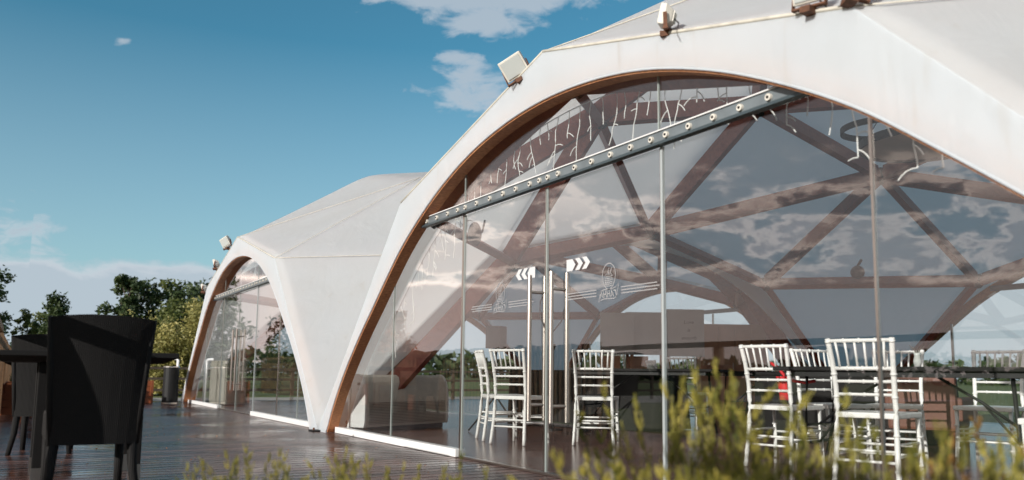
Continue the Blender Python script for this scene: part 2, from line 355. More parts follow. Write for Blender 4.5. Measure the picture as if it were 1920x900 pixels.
# ------------------------------------------------------------------ ground, deck
plane_obj('ground', -600, 600, -600, 600, -.16, M_GRASS)
plane_obj('gravel_path', -27.5, -20.6, -30, 30, -.156, M_GRAVEL)
plane_obj('gravel_strip', -20.6, 12, -1.5, -.32, -.152, M_GRAVEL)
def slab(name, x0, x1, y0, y1, z0, z1, mtl):
    bm = bmesh.new(); box(bm, ((x0+x1)/2, (y0+y1)/2, (z0+z1)/2), (x1-x0, y1-y0, z1-z0)); o = new_obj(name, bm, mtl); o['kind'] = 'structure'; return o
slab('deck', -20.0, -3.0, -.3, 2.4, -.15, 0, M_DECK)
slab('deck', -20.0, 6.0, 2.4, 13.6, -.15, -.0, M_DECK)
plane_obj('indoor_floor', -19.0, -.05, 3.2, 12.5, .006, M_FLOOR)
slab('planting_bed', -2.99, 4, -.32, 2.39, -.15, -.02, M_SOIL)

# ------------------------------------------------------------------ tents
A_, S_, ZS, ZA, DU, ZD, QV, ZQ = 4.80, 2.50, 2.30, 2.95, 2.61, 3.75, 2.56, 4.34
T1 = Vector((-4.72, 7.82, 0)); T2 = Vector((-14.32, 7.82, 0)); ZTOP = 4.62
def rot4(v, k):
    x, y, z = v
    for _ in range(k % 4): x, y = -y, x
    return Vector((x, y, z))
ARCH = [(4.50, 0), (4.33, .25), (4.14, .48), (3.93, .70), (3.70, .91), (3.46, 1.11), (3.20, 1.31), (2.88, 1.56), (2.50, 1.84), (2.08, 2.08), (1.62, 2.29), (1.10, 2.46), (.56, 2.56), (0, 2.595)]
def _cr(P, n=5):
    out = []
    for i in range(len(P)-1):
        p0 = P[i-1] if i else (2*P[0][0]-P[1][0], 2*P[0][1]-P[1][1]); p1, p2 = P[i], P[i+1]; p3 = P[i+2] if i+2 < len(P) else (-P[-2][0], P[-2][1])
        for k in range(n):
            t = k/n; out.append(tuple(.5*(2*p1[c]+(p2[c]-p0[c])*t+(2*p0[c]-5*p1[c]+4*p2[c]-p3[c])*t*t+(3*p1[c]-p0[c]-3*p2[c]+p3[c])*t**3) for c in (0, 1)))
    return out+[P[-1]]
ARCH = _cr(ARCH)
ARCHF = [(-x, z) for x, z in ARCH] + [(x, z) for x, z in ARCH[-2::-1]]
def resample(poly, ts):
    P = [Vector((p[0], p[1])) for p in poly]; cum = [0]
    for i in range(1, len(P)): cum.append(cum[-1]+(P[i]-P[i-1]).length)
    outp = []
    for t in ts:
        d = t*cum[-1]; i = 1
        while i < len(P)-1 and cum[i] < d: i += 1
        s = (d-cum[i-1])/(cum[i]-cum[i-1]); outp.append(P[i-1].lerp(P[i], s))
    return outp
def hubs_for(k):
    """skin hubs belonging to side k (k=0 is the front, facing -Y)"""
    return dict(FL=rot4((-A_, -A_, 0), k), FR=rot4((A_, -A_, 0), k), SL=rot4((-S_, -A_, ZS), k), SR=rot4((S_, -A_, ZS), k), PK=rot4((0, -A_, ZA), k),
                DL=rot4((-DU, -DU, ZD), k), DR=rot4((DU, -DU, ZD), k), Q=rot4((0, -QV, ZQ), k))
TOP = Vector((0, 0, ZTOP))
def tri_grid(bm, a, b, c, n, sag=.0):
    rows = []
    nn = (b-a).cross(c-a).normalized()
    for i in range(n+1):
        row = []
        for j in range(n+1-i):
            l1, l2 = i/n, j/n; l0 = 1-l1-l2
            p = a*l0+b*l1+c*l2
            p = p - nn*sag*27*l0*l1*l2*(1 if nn.dot(p-Vector((0, 0, .5))) > 0 else -1)
            row.append(bm.verts.new(p))
        rows.append(row)
    for i in range(n):
        for j in range(n-i):
            bm.faces.new((rows[i][j], rows[i+1][j], rows[i][j+1]))
            if j < n-i-1: bm.faces.new((rows[i+1][j], rows[i+1][j+1], rows[i][j+1]))
NS = 20
def side_band(bm, k):
    h = hubs_for(k)
    path = [h['FL'], h['SL'], h['PK'], h['SR'], h['FR']]
    outer = []
    for i in range(4):
        for j in range(NS): outer.append(path[i].lerp(path[i+1], j/NS))
    outer.append(path[4])
    # arch parameters matched to the four outer stretches
    hl = [0, .335, .5, .665, 1]; ts = []
    for i in range(4):
        for j in range(NS): ts.append(hl[i]+(hl[i+1]-hl[i])*j/NS)
    ts.append(1)
    inner = [rot4((p.x, -A_, p.y), k) for p in resample(ARCHF, ts)]
    rows = [outer, None, None, None, inner]
    for r in (1, 2, 3): rows[r] = [o.lerp(i_, r/4) for o, i_ in zip(outer, inner)]
    V = [[bm.verts.new(p) for p in r] for r in rows]
    for r in range(4):
        for i in range(len(outer)-1): bm.faces.new((V[r][i], V[r][i+1], V[r+1][i+1], V[r+1][i]))
    return inner
def make_canopy(root, sides):
    bm = bmesh.new()
    for k in range(4):
        h = hubs_for(k); h2 = hubs_for(k+1)
        tri_grid(bm, h['FR'], h['SR'], h2['SL'], NS, .05)
        tri_grid(bm, h['SR'], h2['SL'], h['DR'], NS, .03)
        tri_grid(bm, h['PK'], h['SR'], h['DR'], NS, .03); tri_grid(bm, h['PK'], h['SL'], h['DL'], NS, .03)
        tri_grid(bm, h['PK'], h['DR'], h['Q'], NS, .03); tri_grid(bm, h['PK'], h['DL'], h['Q'], NS, .03)
        tri_grid(bm, h['DR'], h['Q'], h2['Q'], NS, .03); tri_grid(bm, h['Q'], h2['Q'], TOP, NS, .02)
    bmesh.ops.remove_doubles(bm, verts=bm.verts, dist=.004)
    bmesh.ops.recalc_face_normals(bm, faces=bm.faces)
    inside = [v for v in bm.verts if not v.is_boundary and v.co.z > .08]
    for _ in range(9): bmesh.ops.smooth_vert(bm, verts=inside, factor=.3, use_axis_x=True, use_axis_y=True, use_axis_z=True)
    for e in bm.edges:
        if len(e.link_faces) == 2 and e.calc_face_angle(0) > .35: e.smooth = False
    # loose gathers towards the feet
    for v in bm.verts:
        if v.is_boundary: continue
        w = max(0, 1.45-v.co.z)/1.45*min(1, v.co.z/.25)
        if w > 0:
            a = math.atan2(v.co.y, v.co.x)
            v.co += Vector((math.cos(a), math.sin(a), 0))*w*(.020*math.sin(v.co.z*15 + (abs(v.co.x)-abs(v.co.y))*9*(1 if v.co.x*v.co.y > 0 else -1))+.010*math.sin(v.co.z*31 + (abs(v.co.x)-abs(v.co.y))*14))
    o = new_obj('canopy', bm, M_FAB, root, smooth=True)
    sm = o.modifiers.new('thickness', 'SOLIDIFY'); sm.thickness = .008; sm.offset = -1
    for k in sides:
        bm = bmesh.new(); side_band(bm, k); bmesh.ops.recalc_face_normals(bm, faces=bm.faces)
        out_ = rot4((0, -1, 0), k)
        if sum(f.normal.dot(out_) for f in bm.faces) < 0: bmesh.ops.reverse_faces(bm, faces=bm.faces)
        b_ = new_obj('arch_panel', bm, M_FAB2, root)
        sm = b_.modifiers.new('thickness', 'SOLIDIFY'); sm.thickness = .010; sm.offset = 0
    return o
def seam(root, a, b, w=.0045, nm='seam_welt'):
    bm = bmesh.new(); a, b = Vector(a), Vector(b); pts = [a.lerp(b, i/8) for i in range(9)]
    out_ = ((a+b)/2 - Vector((0, 0, 1.0))).normalized()
    tube(bm, [p+out_*.001 for p in pts], w, 6)
    return new_obj(nm, bm, M_SEAM, root, smooth=True)
KI = .972
def make_tent(center, label, sides, front_only_glass, name='glass_fronted_tent'):
    root = thing(name, label, 'event tent', center, group='linked white dome tents on the deck')
    make_canopy(root, sides)
    # timber lattice: deep beams standing radially
    def I(v): return Vector(v)*KI
    done = set()
    def beam(a, b, w=.085, h=.24, lower=None):
        key = tuple(sorted((tuple(round(c, 2) for c in a), tuple(round(c, 2) for c in b))))
        if key in done: return
        done.add(key)
        a_, b_ = I(a), I(b); mid = (a_+b_)/2
        upv = Vector((mid.x*1.0, mid.y*1.0, mid.z*1.5)).normalized()
        t = (b_-a_).normalized(); sh = .09
        a_, b_ = a_+t*sh-upv*h*.45, b_-t*sh-upv*h*.45
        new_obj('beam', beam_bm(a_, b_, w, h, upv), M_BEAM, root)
    hubset = set()
    for k in range(4):
        h = hubs_for(k); h2 = hubs_for(k+1)
        foot_in = h['FR'].copy(); foot_in.x *= .985; foot_in.y *= .985
        if k != 0: beam(foot_in, h['SR'], .09, .24)
        if k != 3: beam(foot_in, h2['SL'], .09, .24)
        beam(h['SR'], h2['SL']); beam(h['SR'], h['PK']); beam(h['SL'], h['PK'])
        beam(h['SR'], h['DR']); beam(h2['SL'], h['DR']); beam(h['PK'], h['DR']); beam(h['PK'], h['DL'])
        beam(h['PK'], h['Q']); beam(h['DR'], h['Q']); beam(h['DR'], h2['Q']); beam(h['Q'], h2['Q']); beam(h['Q'], TOP)
        for n in ('SL', 'SR', 'PK', 'DR', 'Q'): hubset.add(tuple(round(c, 4) for c in I(h[n])))
    hubset.add(tuple(I(TOP)))
    for hp in sorted(hubset):
        bm = bmesh.new(); p = Vector(hp); d = Vector((p.x, p.y, p.z*1.4)).normalized()
        cyl(bm, p-d*.03, p-d*.24, .075, .075, 12); cyl(bm, p-d*.24, p-d*.27, .04, .04, 8)
        new_obj('hub', bm, M_BMET, root)
    # laminated timber arch behind each opening
    for k in range(4):
        if k not in sides or (k == 3 and center is T1): continue
        bm = bmesh.new(); n = len(ARCHF); uv = bm.loops.layers.uv.verify(); rows = []
        for i, (x, z) in enumerate(ARCHF):
            a = ARCHF[max(i-1, 0)]; b = ARCHF[min(i+1, n-1)]; t = Vector((b[0]-a[0], b[1]-a[1])).normalized(); nr = Vector((-t.y, t.x))
            pi_ = Vector((x, z)) - nr*.012; po = Vector((x, z)) + nr*.10
            if pi_.y < .004: pi_.y = .004
            if po.y < .004: po.y = .004
            y0, y1 = -A_+.012, -A_+.125
            rows.append([bm.verts.new(rot4((q.x, yy, q.y), k)) for q, yy in ((pi_, y0), (pi_, y1), (po, y1), (po, y0))])
        for i in range(n-1):
            for j in range(4):
                f = bm.faces.new((rows[i][j], rows[i][(j+1) % 4], rows[i+1][(j+1) % 4], rows[i+1][j]))
                for lp, c in zip(f.loops, ((j*.2, i*.3), (j*.2+.17, i*.3), (j*.2+.17, i*.3+.3), (j*.2, i*.3+.3))): lp[uv].uv = c
        bm.faces.new(rows[0]); bm.faces.new(rows[-1][::-1]); bmesh.ops.recalc_face_normals(bm, faces=bm.faces)
        new_obj('arch_frame', bm, M_WOOD, root)
        # stitched hem along the fabric edge, outside
        bm = bmesh.new(); hem = []
        for i, (x, z) in enumerate(ARCHF):
            a = ARCHF[max(i-1, 0)]; b = ARCHF[min(i+1, n-1)]; t = Vector((b[0]-a[0], b[1]-a[1])).normalized(); nr = Vector((-t.y, t.x))
            q = Vector((x, z)) + nr*.004; hem.append(rot4((q.x, -A_-.003, max(q.y, .01)), k))
        tube(bm, hem, .007, 5); new_obj('hem', bm, M_FAB2, root, smooth=True)
        bm = bmesh.new(); hem = []
        for i, (x, z) in enumerate(ARCHF):
            a = ARCHF[max(i-1, 0)]; b = ARCHF[min(i+1, n-1)]; t = Vector((b[0]-a[0], b[1]-a[1])).normalized(); nr = Vector((-t.y, t.x))
            q = Vector((x, z)) + nr*.075; hem.append(rot4((q.x, -A_+.0015, max(q.y, .01)), k))
        tube(bm, hem, .0028, 4); new_obj('hem', bm, M_FAB2, root, smooth=True)
    for k in range(4):
        h = hubs_for(k); h2 = hubs_for(k+1)
        if k in sides:
            seam(root, h['SL'], h['PK'], .011); seam(root, h['PK'], h['SR'], .011)
        seam(root, h['SR'], h2['SL']); seam(root, h['SR'], h['DR']); seam(root, h['PK'], h['DR']); seam(root, h['SL'], h['DL'])
    return root

def arch_z(x):
    x = abs(x)
    for i in range(len(ARCH)-1):
        x1, z1 = ARCH[i]; x0, z0 = ARCH[i+1]
        if x0 <= x <= x1: return z0+(z1-z0)*(x-x0)/(x1-x0)
    return 0
RZ0, RZ1 = 2.018, 2.094     # rail
GY = 3.14                  # glass plane (world Y) for the front arches
def pane(root, cx, x0, x1, zlo, zhi, name='glass_panel', y=GY, gap=.004):
    """glass bounded by the arch; x relative to the arch centre. zhi None = up to the arch"""
    x0 += gap; x1 -= gap
    xs = [x0+(x1-x0)*i/14 for i in range(15)]; top = [(x, min(arch_z(x)+.05, zhi) if zhi else arch_z(x)+.05) for x in xs]; top = [(x, z) for x, z in top if z > zlo+.01]
    if len(top) < 2: return None
    poly = [(top[0][0], zlo)] + [(top[-1][0], zlo)] + top[::-1]
    bm = bmesh.new(); prism(bm, poly, (1, 0, 0), (0, 0, 1), (0, 1, 0), (cx-root.location.x, y-root.location.y, 0), .010)
    return new_obj(name, bm, M_GLASS, root)
def vstrip(root, x, z0, z1, w, d, y, mtl, name):
    bm = bmesh.new(); box(bm, (x-root.location.x, y-root.location.y, (z0+z1)/2), (w, d, z1-z0)); return new_obj(name, bm, mtl, root)

def text_mesh(s, size, name, shear=.25):
    cu = bpy.data.curves.new(name, 'FONT'); cu.body = s; cu.size = size; cu.shear = shear; cu.align_x = 'CENTER'; cu.resolution_u = 3
    cu.offset = size*.02
    to = bpy.data.objects.new(name, cu); COL.objects.link(to); bpy.context.view_layer.update()
    me = bpy.data.meshes.new_from_object(to.evaluated_get(bpy.context.evaluated_depsgraph_get()))
    bpy.data.objects.remove(to); return me
def ribbon2d(bm, pts, w, O, closed=False):
    """flat line of width w on the glass (x,z plane)"""
    P = [Vector(p) for p in pts]; n = len(P); L = []
    for i, p in enumerate(P):
        t = (P[(i+1) % n]-P[i-1]) if closed else (P[min(i+1, n-1)]-P[max(i-1, 0)])
        t.normalize(); nr = Vector((-t.y, t.x))*w/2
        L.append((bm.verts.new(Vector((p.x+nr.x, 0, p.y+nr.y))+O), bm.verts.new(Vector((p.x-nr.x, 0, p.y-nr.y))+O)))
    for i in range(n if closed else n-1):
        a, b = L[i], L[(i+1) % n]; bm.faces.new((a[0], a[1], b[1], b[0]))
def make_decal(parent, root, cx, lines_from, lines_to, chev_x, chev_dir, y=GY-.003):
    ox, oy = root.location.x, root.location.y
    O = Vector((cx-ox, y-oy, 0))
    bm = bmesh.new()
    egg = [(.066*math.sin(t)*(1-.10*math.cos(t)), 1.300+.082*-math.cos(t)) for t in [i*2*math.pi/28 for i in range(28)]]
    ribbon2d(bm, egg, .006, O, True)
    # hatched vessel and sails inside the oval
    for i in range(6):
        z = 1.238+i*.012; hw = .040*math.sqrt(max(0, 1-((i-2.2)/4.6)**2)); ribbon2d(bm, [(-hw, z+.003), (0, z-.001), (hw, z+.003)], .0045, O)
    ribbon2d(bm, [(-.043, 1.302), (-.022, 1.318), (-.015, 1.308), (-.002, 1.345), (.006, 1.306), (.024, 1.316), (.04, 1.298)], .004, O)
    ribbon2d(bm, [(-.001, 1.306), (-.001, 1.352)], .005, O); ribbon2d(bm, [(.018, 1.318), (.024, 1.345), (.033, 1.352)], .006, O)
    rib = [(-.105, 1.143), (-.095, 1.185), (-.078, 1.213), (-.055, 1.218), (.03, 1.218), (.07, 1.228), (.10, 1.252), (.088, 1.20), (.075, 1.165), (.05, 1.157), (-.04, 1.160), (-.08, 1.155)]
    ribbon2d(bm, rib, .005, O, True)
    o = new_obj('emblem', bm, M_ETCH, parent)
    me = text_mesh('ГАННА', .058, 'lettering'); me.materials.append(M_ETCH)
    t = bpy.data.objects.new('lettering', me); COL.objects.link(t); t.parent = parent
    t.matrix_basis = Matrix.Translation(Vector((-.004, 0, 1.168))+O) @ Matrix.Rotation(R_(90), 4, 'X') @ Matrix.Diagonal((-.88, 1, 1, 1))
    for (a, b) in ((lines_from, -.13), (.125, lines_to)):
        bm = bmesh.new()
        for i, z in enumerate((1.222, 1.203, 1.184)):
            e = .02 if i == 1 else 0
            ribbon2d(bm, [(a-(e if a < -.2 else 0), z), (b+(e if b > .2 else 0), z)], .0065, O)
        new_obj('stripes', bm, M_ETCH, parent)
    bm = bmesh.new(); cxx = chev_x-cx; s = chev_dir; z0, z1 = 1.375, 1.455; zm = (z0+z1)/2
    def P(pts): 
        f = [bm.verts.new(Vector((cxx+s*u, 0, z))+O) for u, z in pts]; bm.faces.new(f)
    P([(0, z0), (.07, z0), (.105, zm), (.07, z1), (0, z1)])
    for st in (.10, .18):
        P([(st, z0), (st+.05, z0), (st+.09, zm), (st+.04, zm)]); P([(st+.04, zm), (st+.09, zm), (st+.05, z1), (st, z1)])
    new_obj('arrows', bm, M_DECAL, parent)
def make_handle(parent, root, x):
    ox, oy = root.location.x, root.location.y
    bm = bmesh.new()
    for yy in (GY-.06, GY+.07):
        cyl(bm, (x-ox, yy-oy, .36), (x-ox, yy-oy, 1.385), .0165, seg=14)
    for z in (.47, 1.265): cyl(bm, (x-ox, GY-.06-oy, z), (x-ox, GY+.07-oy, z), .011, seg=10)
    new_obj('handle', bm, M_STEEL, parent, smooth=False)

def glazing(root, cx, decals):
    ox, oy = root.location.x, root.location.y
    X = lambda x: x-ox
    s1, d0, dm, d1, s2, s3 = -2.90, -1.40, -.13, 1.10, 2.48, 3.5     # seams relative to the centre
    # lower panes
    pane(root, cx, -4.48, s1, .07, RZ0); pane(root, cx, s1, d0, .07, RZ0)
    pane(root, cx, d1, s2, .07, RZ0); pane(root, cx, s2, s3, .07, RZ0); pane(root, cx, s3, 4.48, .07, RZ0)
    # upper panes
    pane(root, cx, -2.3, d0, RZ1-.02, None, 'transom_panel', GY); pane(root, cx, d0, d1, RZ1-.02, None, 'transom_panel', GY); pane(root, cx, d1, 2.2, RZ1-.02, None, 'transom_panel', GY)
    # doors
    for (a, b, hx) in ((d0+.01, dm-.008, dm-.12), (dm+.008, d1-.005, dm+.16)):
        dr = pane(root, cx, a, b, .02, RZ0-.01, 'glass_door', GY)
        for e in (a, b):
            bm = bmesh.new(); box(bm, (X(cx+e), GY+.005-oy, (RZ0+.01)/2), (.010, .014, RZ0-.03)); new_obj('polished_edge', bm, M_EDGE if e < b else M_STEEL, dr)
        make_handle(dr, root, cx+hx)
        if decals:
            ec = cx + (-.77 if hx < 0 else .60)
            if hx < 0: make_decal(dr, root, ec, -.46, .46, cx-.27, -1)
            else: make_decal(dr, root, ec, -.46, .46, cx+.13, 1)
    # mullions and edges
    for x, w in ((d0-.01, .026), (d1+.006, .018)):
        vstrip(root, cx+x, 0.0, RZ0, w, .018, GY+.004, M_STEEL if x < 0 else M_GREYM, 'mullion')
    for x in (s1, s2, s3):
        if arch_z(x) > .3: vstrip(root, cx+x, .06, min(RZ0, arch_z(x)+.02) if abs(x) > 2.3 else RZ0, .009, .013, GY+.005, M_EDGE, 'glass_joint')
    vstrip(root, cx+s2, .06, arch_z(s2)+.03, .012, .014, GY+.005, M_STEEL, 'glass_joint')
    for x in (d0, d1-.02): vstrip(root, cx+x, RZ1, arch_z(x)+.03, .008, .013, GY+.005, M_EDGE, 'glass_joint')
    # rail
    rail = bmesh.new(); box(rail, (X(cx), GY-.025-oy, (RZ0+RZ1)/2+.008), (4.56, .035, RZ1-RZ0-.016)); ro = new_obj('rail', rail, M_RAIL, root, bevel=.003)
    bm = bmesh.new(); box(bm, (X(cx), GY-.03-oy, RZ0+.004), (4.56, .05, .016)); new_obj('lower_lip', bm, M_RAILD, ro)
    bm = bmesh.new(); box(bm, (X(cx), GY-.03-oy, RZ1+.003), (4.56, .046, .007)); new_obj('upper_lip', bm, M_WHITE, ro)
    xb = [-2.76+4.72, -2.95+4.72]
    x = 1.96
    bxs = [1.96, 1.77, 1.58, 1.39, 1.20, 1.07, .88, .68, .48, .29, .09, -.04, -.15, -.28, -.48, -.67, -.88, -1.10, -1.30, -1.44, -1.63, -1.85, -2.06]
    for q in bxs:
        bm = bmesh.new(); yy = GY-.043-oy
        cyl(bm, (X(cx+q), yy, 2.058), (X(cx+q), yy-.014, 2.058), .020, .018, 16); new_obj('button', bm, M_OFFW, ro)
        bm = bmesh.new(); cyl(bm, (X(cx+q), yy-.0142, 2.058), (X(cx+q), yy-.019, 2.058), .008, .007, 8); new_obj('bolt', bm, M_BMET, ro)
    # sills
    for a, b in ((-4.44, d0-.02), (d1+.02, 4.44)):
        bm = bmesh.new(); box(bm, (X(cx+(a+b)/2), GY-.0-oy, .036), (b-a, .075, .066)); new_obj('sill', bm, M_WHITE, root, bevel=.006)
    bm = bmesh.new(); box(bm, (X(cx+(d0+d1)/2), GY+.01-oy, .009), (d1-d0-.01, .05, .014)); new_obj('threshold', bm, M_STEEL, root)

random.seed(5)
tentA = make_tent(T1, 'nearer large white dome tent with arched glass front, filling the right of the photo', (0, 1, 2, 3), True)
glazing(tentA, T1.x, True)
tentB = make_tent(T2, 'farther white dome tent at the left, joined to the larger tent by a shared leg', (0, 2, 3), True)
glazing(tentB, T2.x, False)
# glazing of the rear arches
for root in (tentA, tentB):
    for (a, b) in ((-4.45, -1.5), (-1.5, 1.5), (1.5, 4.45)):
        xs = [a+.005+(b-a-.01)*i/14 for i in range(15)]; top = [(x, arch_z(x)+.05) for x in xs]
        bm = bmesh.new(); prism(bm, [(xs[0], .02), (xs[-1], .02)]+top[::-1], (1, 0, 0), (0, 0, 1), (0, 1, 0), (0, A_-.12, 0), .01); new_obj('rear_glass_panel', bm, M_GLASS, root)
    bm = bmesh.new(); box(bm, (0, A_-.12, 2.05), (4.5, .06, .08)); new_obj('rear_rail', bm, M_RAIL, root)
    for x in (-1.5, 1.5, -2.9, 2.9):
        bm = bmesh.new(); box(bm, (x, A_-.115, min(2.0, arch_z(x))/2), (.03, .03, min(2.0, arch_z(x)))); new_obj('rear_mullion', bm, M_STEEL, root)
# a few anchor bolts and dirt flaps at the shared foot
def foot_shoe(x, label):
    r = thing('ground_anchor', label, 'anchor', (x, 3.0, 0))
    bm = bmesh.new(); box(bm, (0, 0, .01), (.2, .14, .016)); new_obj('base_plate', bm, M_BMET, r, bevel=.003)
    bm = bmesh.new(); cyl(bm, (.05, -.05, .018), (.05, -.05, .045), .012, seg=6); new_obj('bolt', bm, M_RUST, r)
foot_shoe(-9.5, 'small dark steel anchor plate under the shared white tent leg')

# cable lock hanging on the door handles
lk = thing('cable_lock', 'thin steel cable lock looped around the long handles of the nearer doors', 'lock', (-4.9, GY+.05, 0))
bm = bmesh.new(); tube(bm, [(-.06, .02, 1.30), (-.10, 0, 1.2), (-.09, -.01, 1.1), (-.03, .0, 1.0), (.05, .01, .98), (.14, .02, 1.05), (.2, .02, 1.18), (.2, .02, 1.3), (.1, .02, 1.33), (0, .02, 1.32)], .005, 6, True); new_obj('cable', bm, M_BMET, lk, smooth=True)
bm = bmesh.new(); cyl(bm, (-.02, .0, .99), (.0, 0, .93), .017, seg=12); new_obj('lock_body', bm, M_STEEL, lk)

# ------------------------------------------------------------------ icicle lights
def icicles(cx, xs0, xs1, label, n, name='icicle_string_light', seed=3):
    rng = random.Random(seed)
    r = thing(name, label, 'string lights', (cx, GY+.16, 0))
    pts = [(xs0+(xs1-xs0)*i/60, 0, arch_z(xs0+(xs1-xs0)*i/60)-.005) for i in range(61)]
    bm = bmesh.new(); tube(bm, pts, .0035, 5); new_obj('cable', bm, M_WIRE, r)
    def strand(p, L, w):
        bm = bmesh.new(); q = Vector(p); pl = [q.copy()]; d = Vector((rng.uniform(-.3, .3), 0, -1))
        m_ = max(3, int(L/.035)); brs = []
        for i in range(m_):
            d = (d + Vector((rng.uniform(-.42, .42), rng.uniform(-.12, .12), -.5))).normalized(); q = q+d*(L/m_); pl.append(q.copy())
            if i and rng.random() < .28: brs.append((q.copy(), d.copy()))
        tube(bm, pl, w, 5)
        for q0, d0 in brs:
            s = rng.choice((-1, 1)); b = [q0]; dd = Vector((s*.9, rng.uniform(-.2, .2), rng.uniform(-.7, .25))).normalized(); q = q0.copy()
            for i in range(rng.randint(2, 4)):
                q = q+dd*.026; b.append(q.copy()); dd = (dd+Vector((0, 0, -.35))).normalized()
            tube(bm, b, w, 5)
        new_obj('strand', bm, M_WIRE, r)
    for i in range(n):
        x = xs0+(xs1-xs0)*(i+.5+rng.uniform(-.25, .25))/n
        strand((x, 0, arch_z(x)-.01), rng.choice((.14, .2, .28, .36, .44) if x < 1.3 else (.12, .18, .26)), .0033)
icicles(T1.x, -3.3, 2.75, 'white icicle string lights hanging inside the arch of the nearer tent', 46)
icicles(T2.x, -2.4, 2.3, 'white icicle string lights hanging inside the arch of the farther tent', 26, seed=9)

# ------------------------------------------------------------------ floodlights
def floodlight(loc, rz, tilt, label, size=.17, roll=0.0):
    r = thing('floodlight', label, 'floodlight', loc, 0, 'outdoor floodlights on the arches')
    r.rotation_euler = (0, roll, rz)
    rot = Matrix.Rotation(tilt, 3, 'X')
    bm = bmesh.new(); s = size
    prof = [(-s*.5, -s*.42), (s*.5, -s*.42), (s*.5, s*.42), (-s*.5, s*.42)]
    fr = [Vector((x, -s*.22, z)) for x, z in prof]; bk = [Vector((x*.62, s*.30, z*.55)) for x, z in prof]; md = [Vector((x, s*.02, z)) for x, z in prof]
    V = [[bm.verts.new(rot @ p + Vector((0, 0, s*.62))) for p in ring] for ring in (fr, md, bk)]
    for i in range(2):
        for k in range(4): bm.faces.new((V[i][k], V[i][(k+1) % 4], V[i+1][(k+1) % 4], V[i+1][k]))
    bm.faces.new(V[0][::-1]); bm.faces.new(V[2]); bmesh.ops.recalc_face_normals(bm, faces=bm.faces)
    new_obj('housing', bm, M_OFFW, r, bevel=.006)
    bm = bmesh.new(); box(bm, rot @ Vector((0, -s*.235, 0)) + Vector((0, 0, s*.62)), (s*.84, .006, s*.68), rot); new_obj('lens', bm, M_LAMPG, r)
    bm = bmesh.new()
    for sx in (-1, 1): box(bm, (sx*s*.54, s*.02, s*.34), (.006, .022, s*.66))
    box(bm, (0, s*.02, .008), (s*1.1, .03, .008)); box(bm, (0, s*.02, -.01), (.05, .08, .03)); new_obj('bracket', bm, M_RUST, r)
    bm = bmesh.new()
    for i in range(5): box(bm, rot @ Vector(((i-2)*s*.13, s*.27, 0)) + Vector((0, 0, s*.62)), (.004, s*.16, s*.42), rot)
    new_obj('cooling_fins', bm, M_OFFW, r)
    bm = bmesh.new(); tube(bm, [(0, s*.3, s*.5), (.03, s*.5, s*.25), (.06, s*.5, .0), (.11, s*.35, -.02), (.2, s*.3, -.03)], .004, 5); new_obj('power_cable', bm, M_WIRED, r, smooth=True)
    return r
FY = 3.02
floodlight((-5.03, FY, 2.84), R_(35), R_(28), 'cream floodlight on the left slope of the nearer tent arch, against the sky', .19, R_(-25))
floodlight((-3.42, FY, 2.62), R_(-50), R_(-14), 'lone tilted floodlight at the middle of the nearer tent ridge, lens to the left', .14, R_(8))
floodlight((-2.42, FY-.03, 2.36), R_(10), R_(18), 'left one of two floodlights paired at the top right of the nearer tent', .15, R_(5))
floodlight((-2.20, FY-.03, 2.32), R_(60), R_(25), 'right one of two floodlights paired at the top right of the nearer tent', .15, R_(15))
floodlight((-15.12, FY, 2.86), R_(25), R_(20), 'cream floodlight near the crown of the farther tent arch', .20, R_(-20))
floodlight((-16.15, FY, 2.60), R_(-30), R_(20), 'small rusty floodlight halfway down the left slope of the farther tent', .16, R_(-25))
floodlight((-17.25, FY, 2.24), R_(-30), R_(20), 'lowest floodlight on the left shoulder of the farther tent', .15, R_(-25))

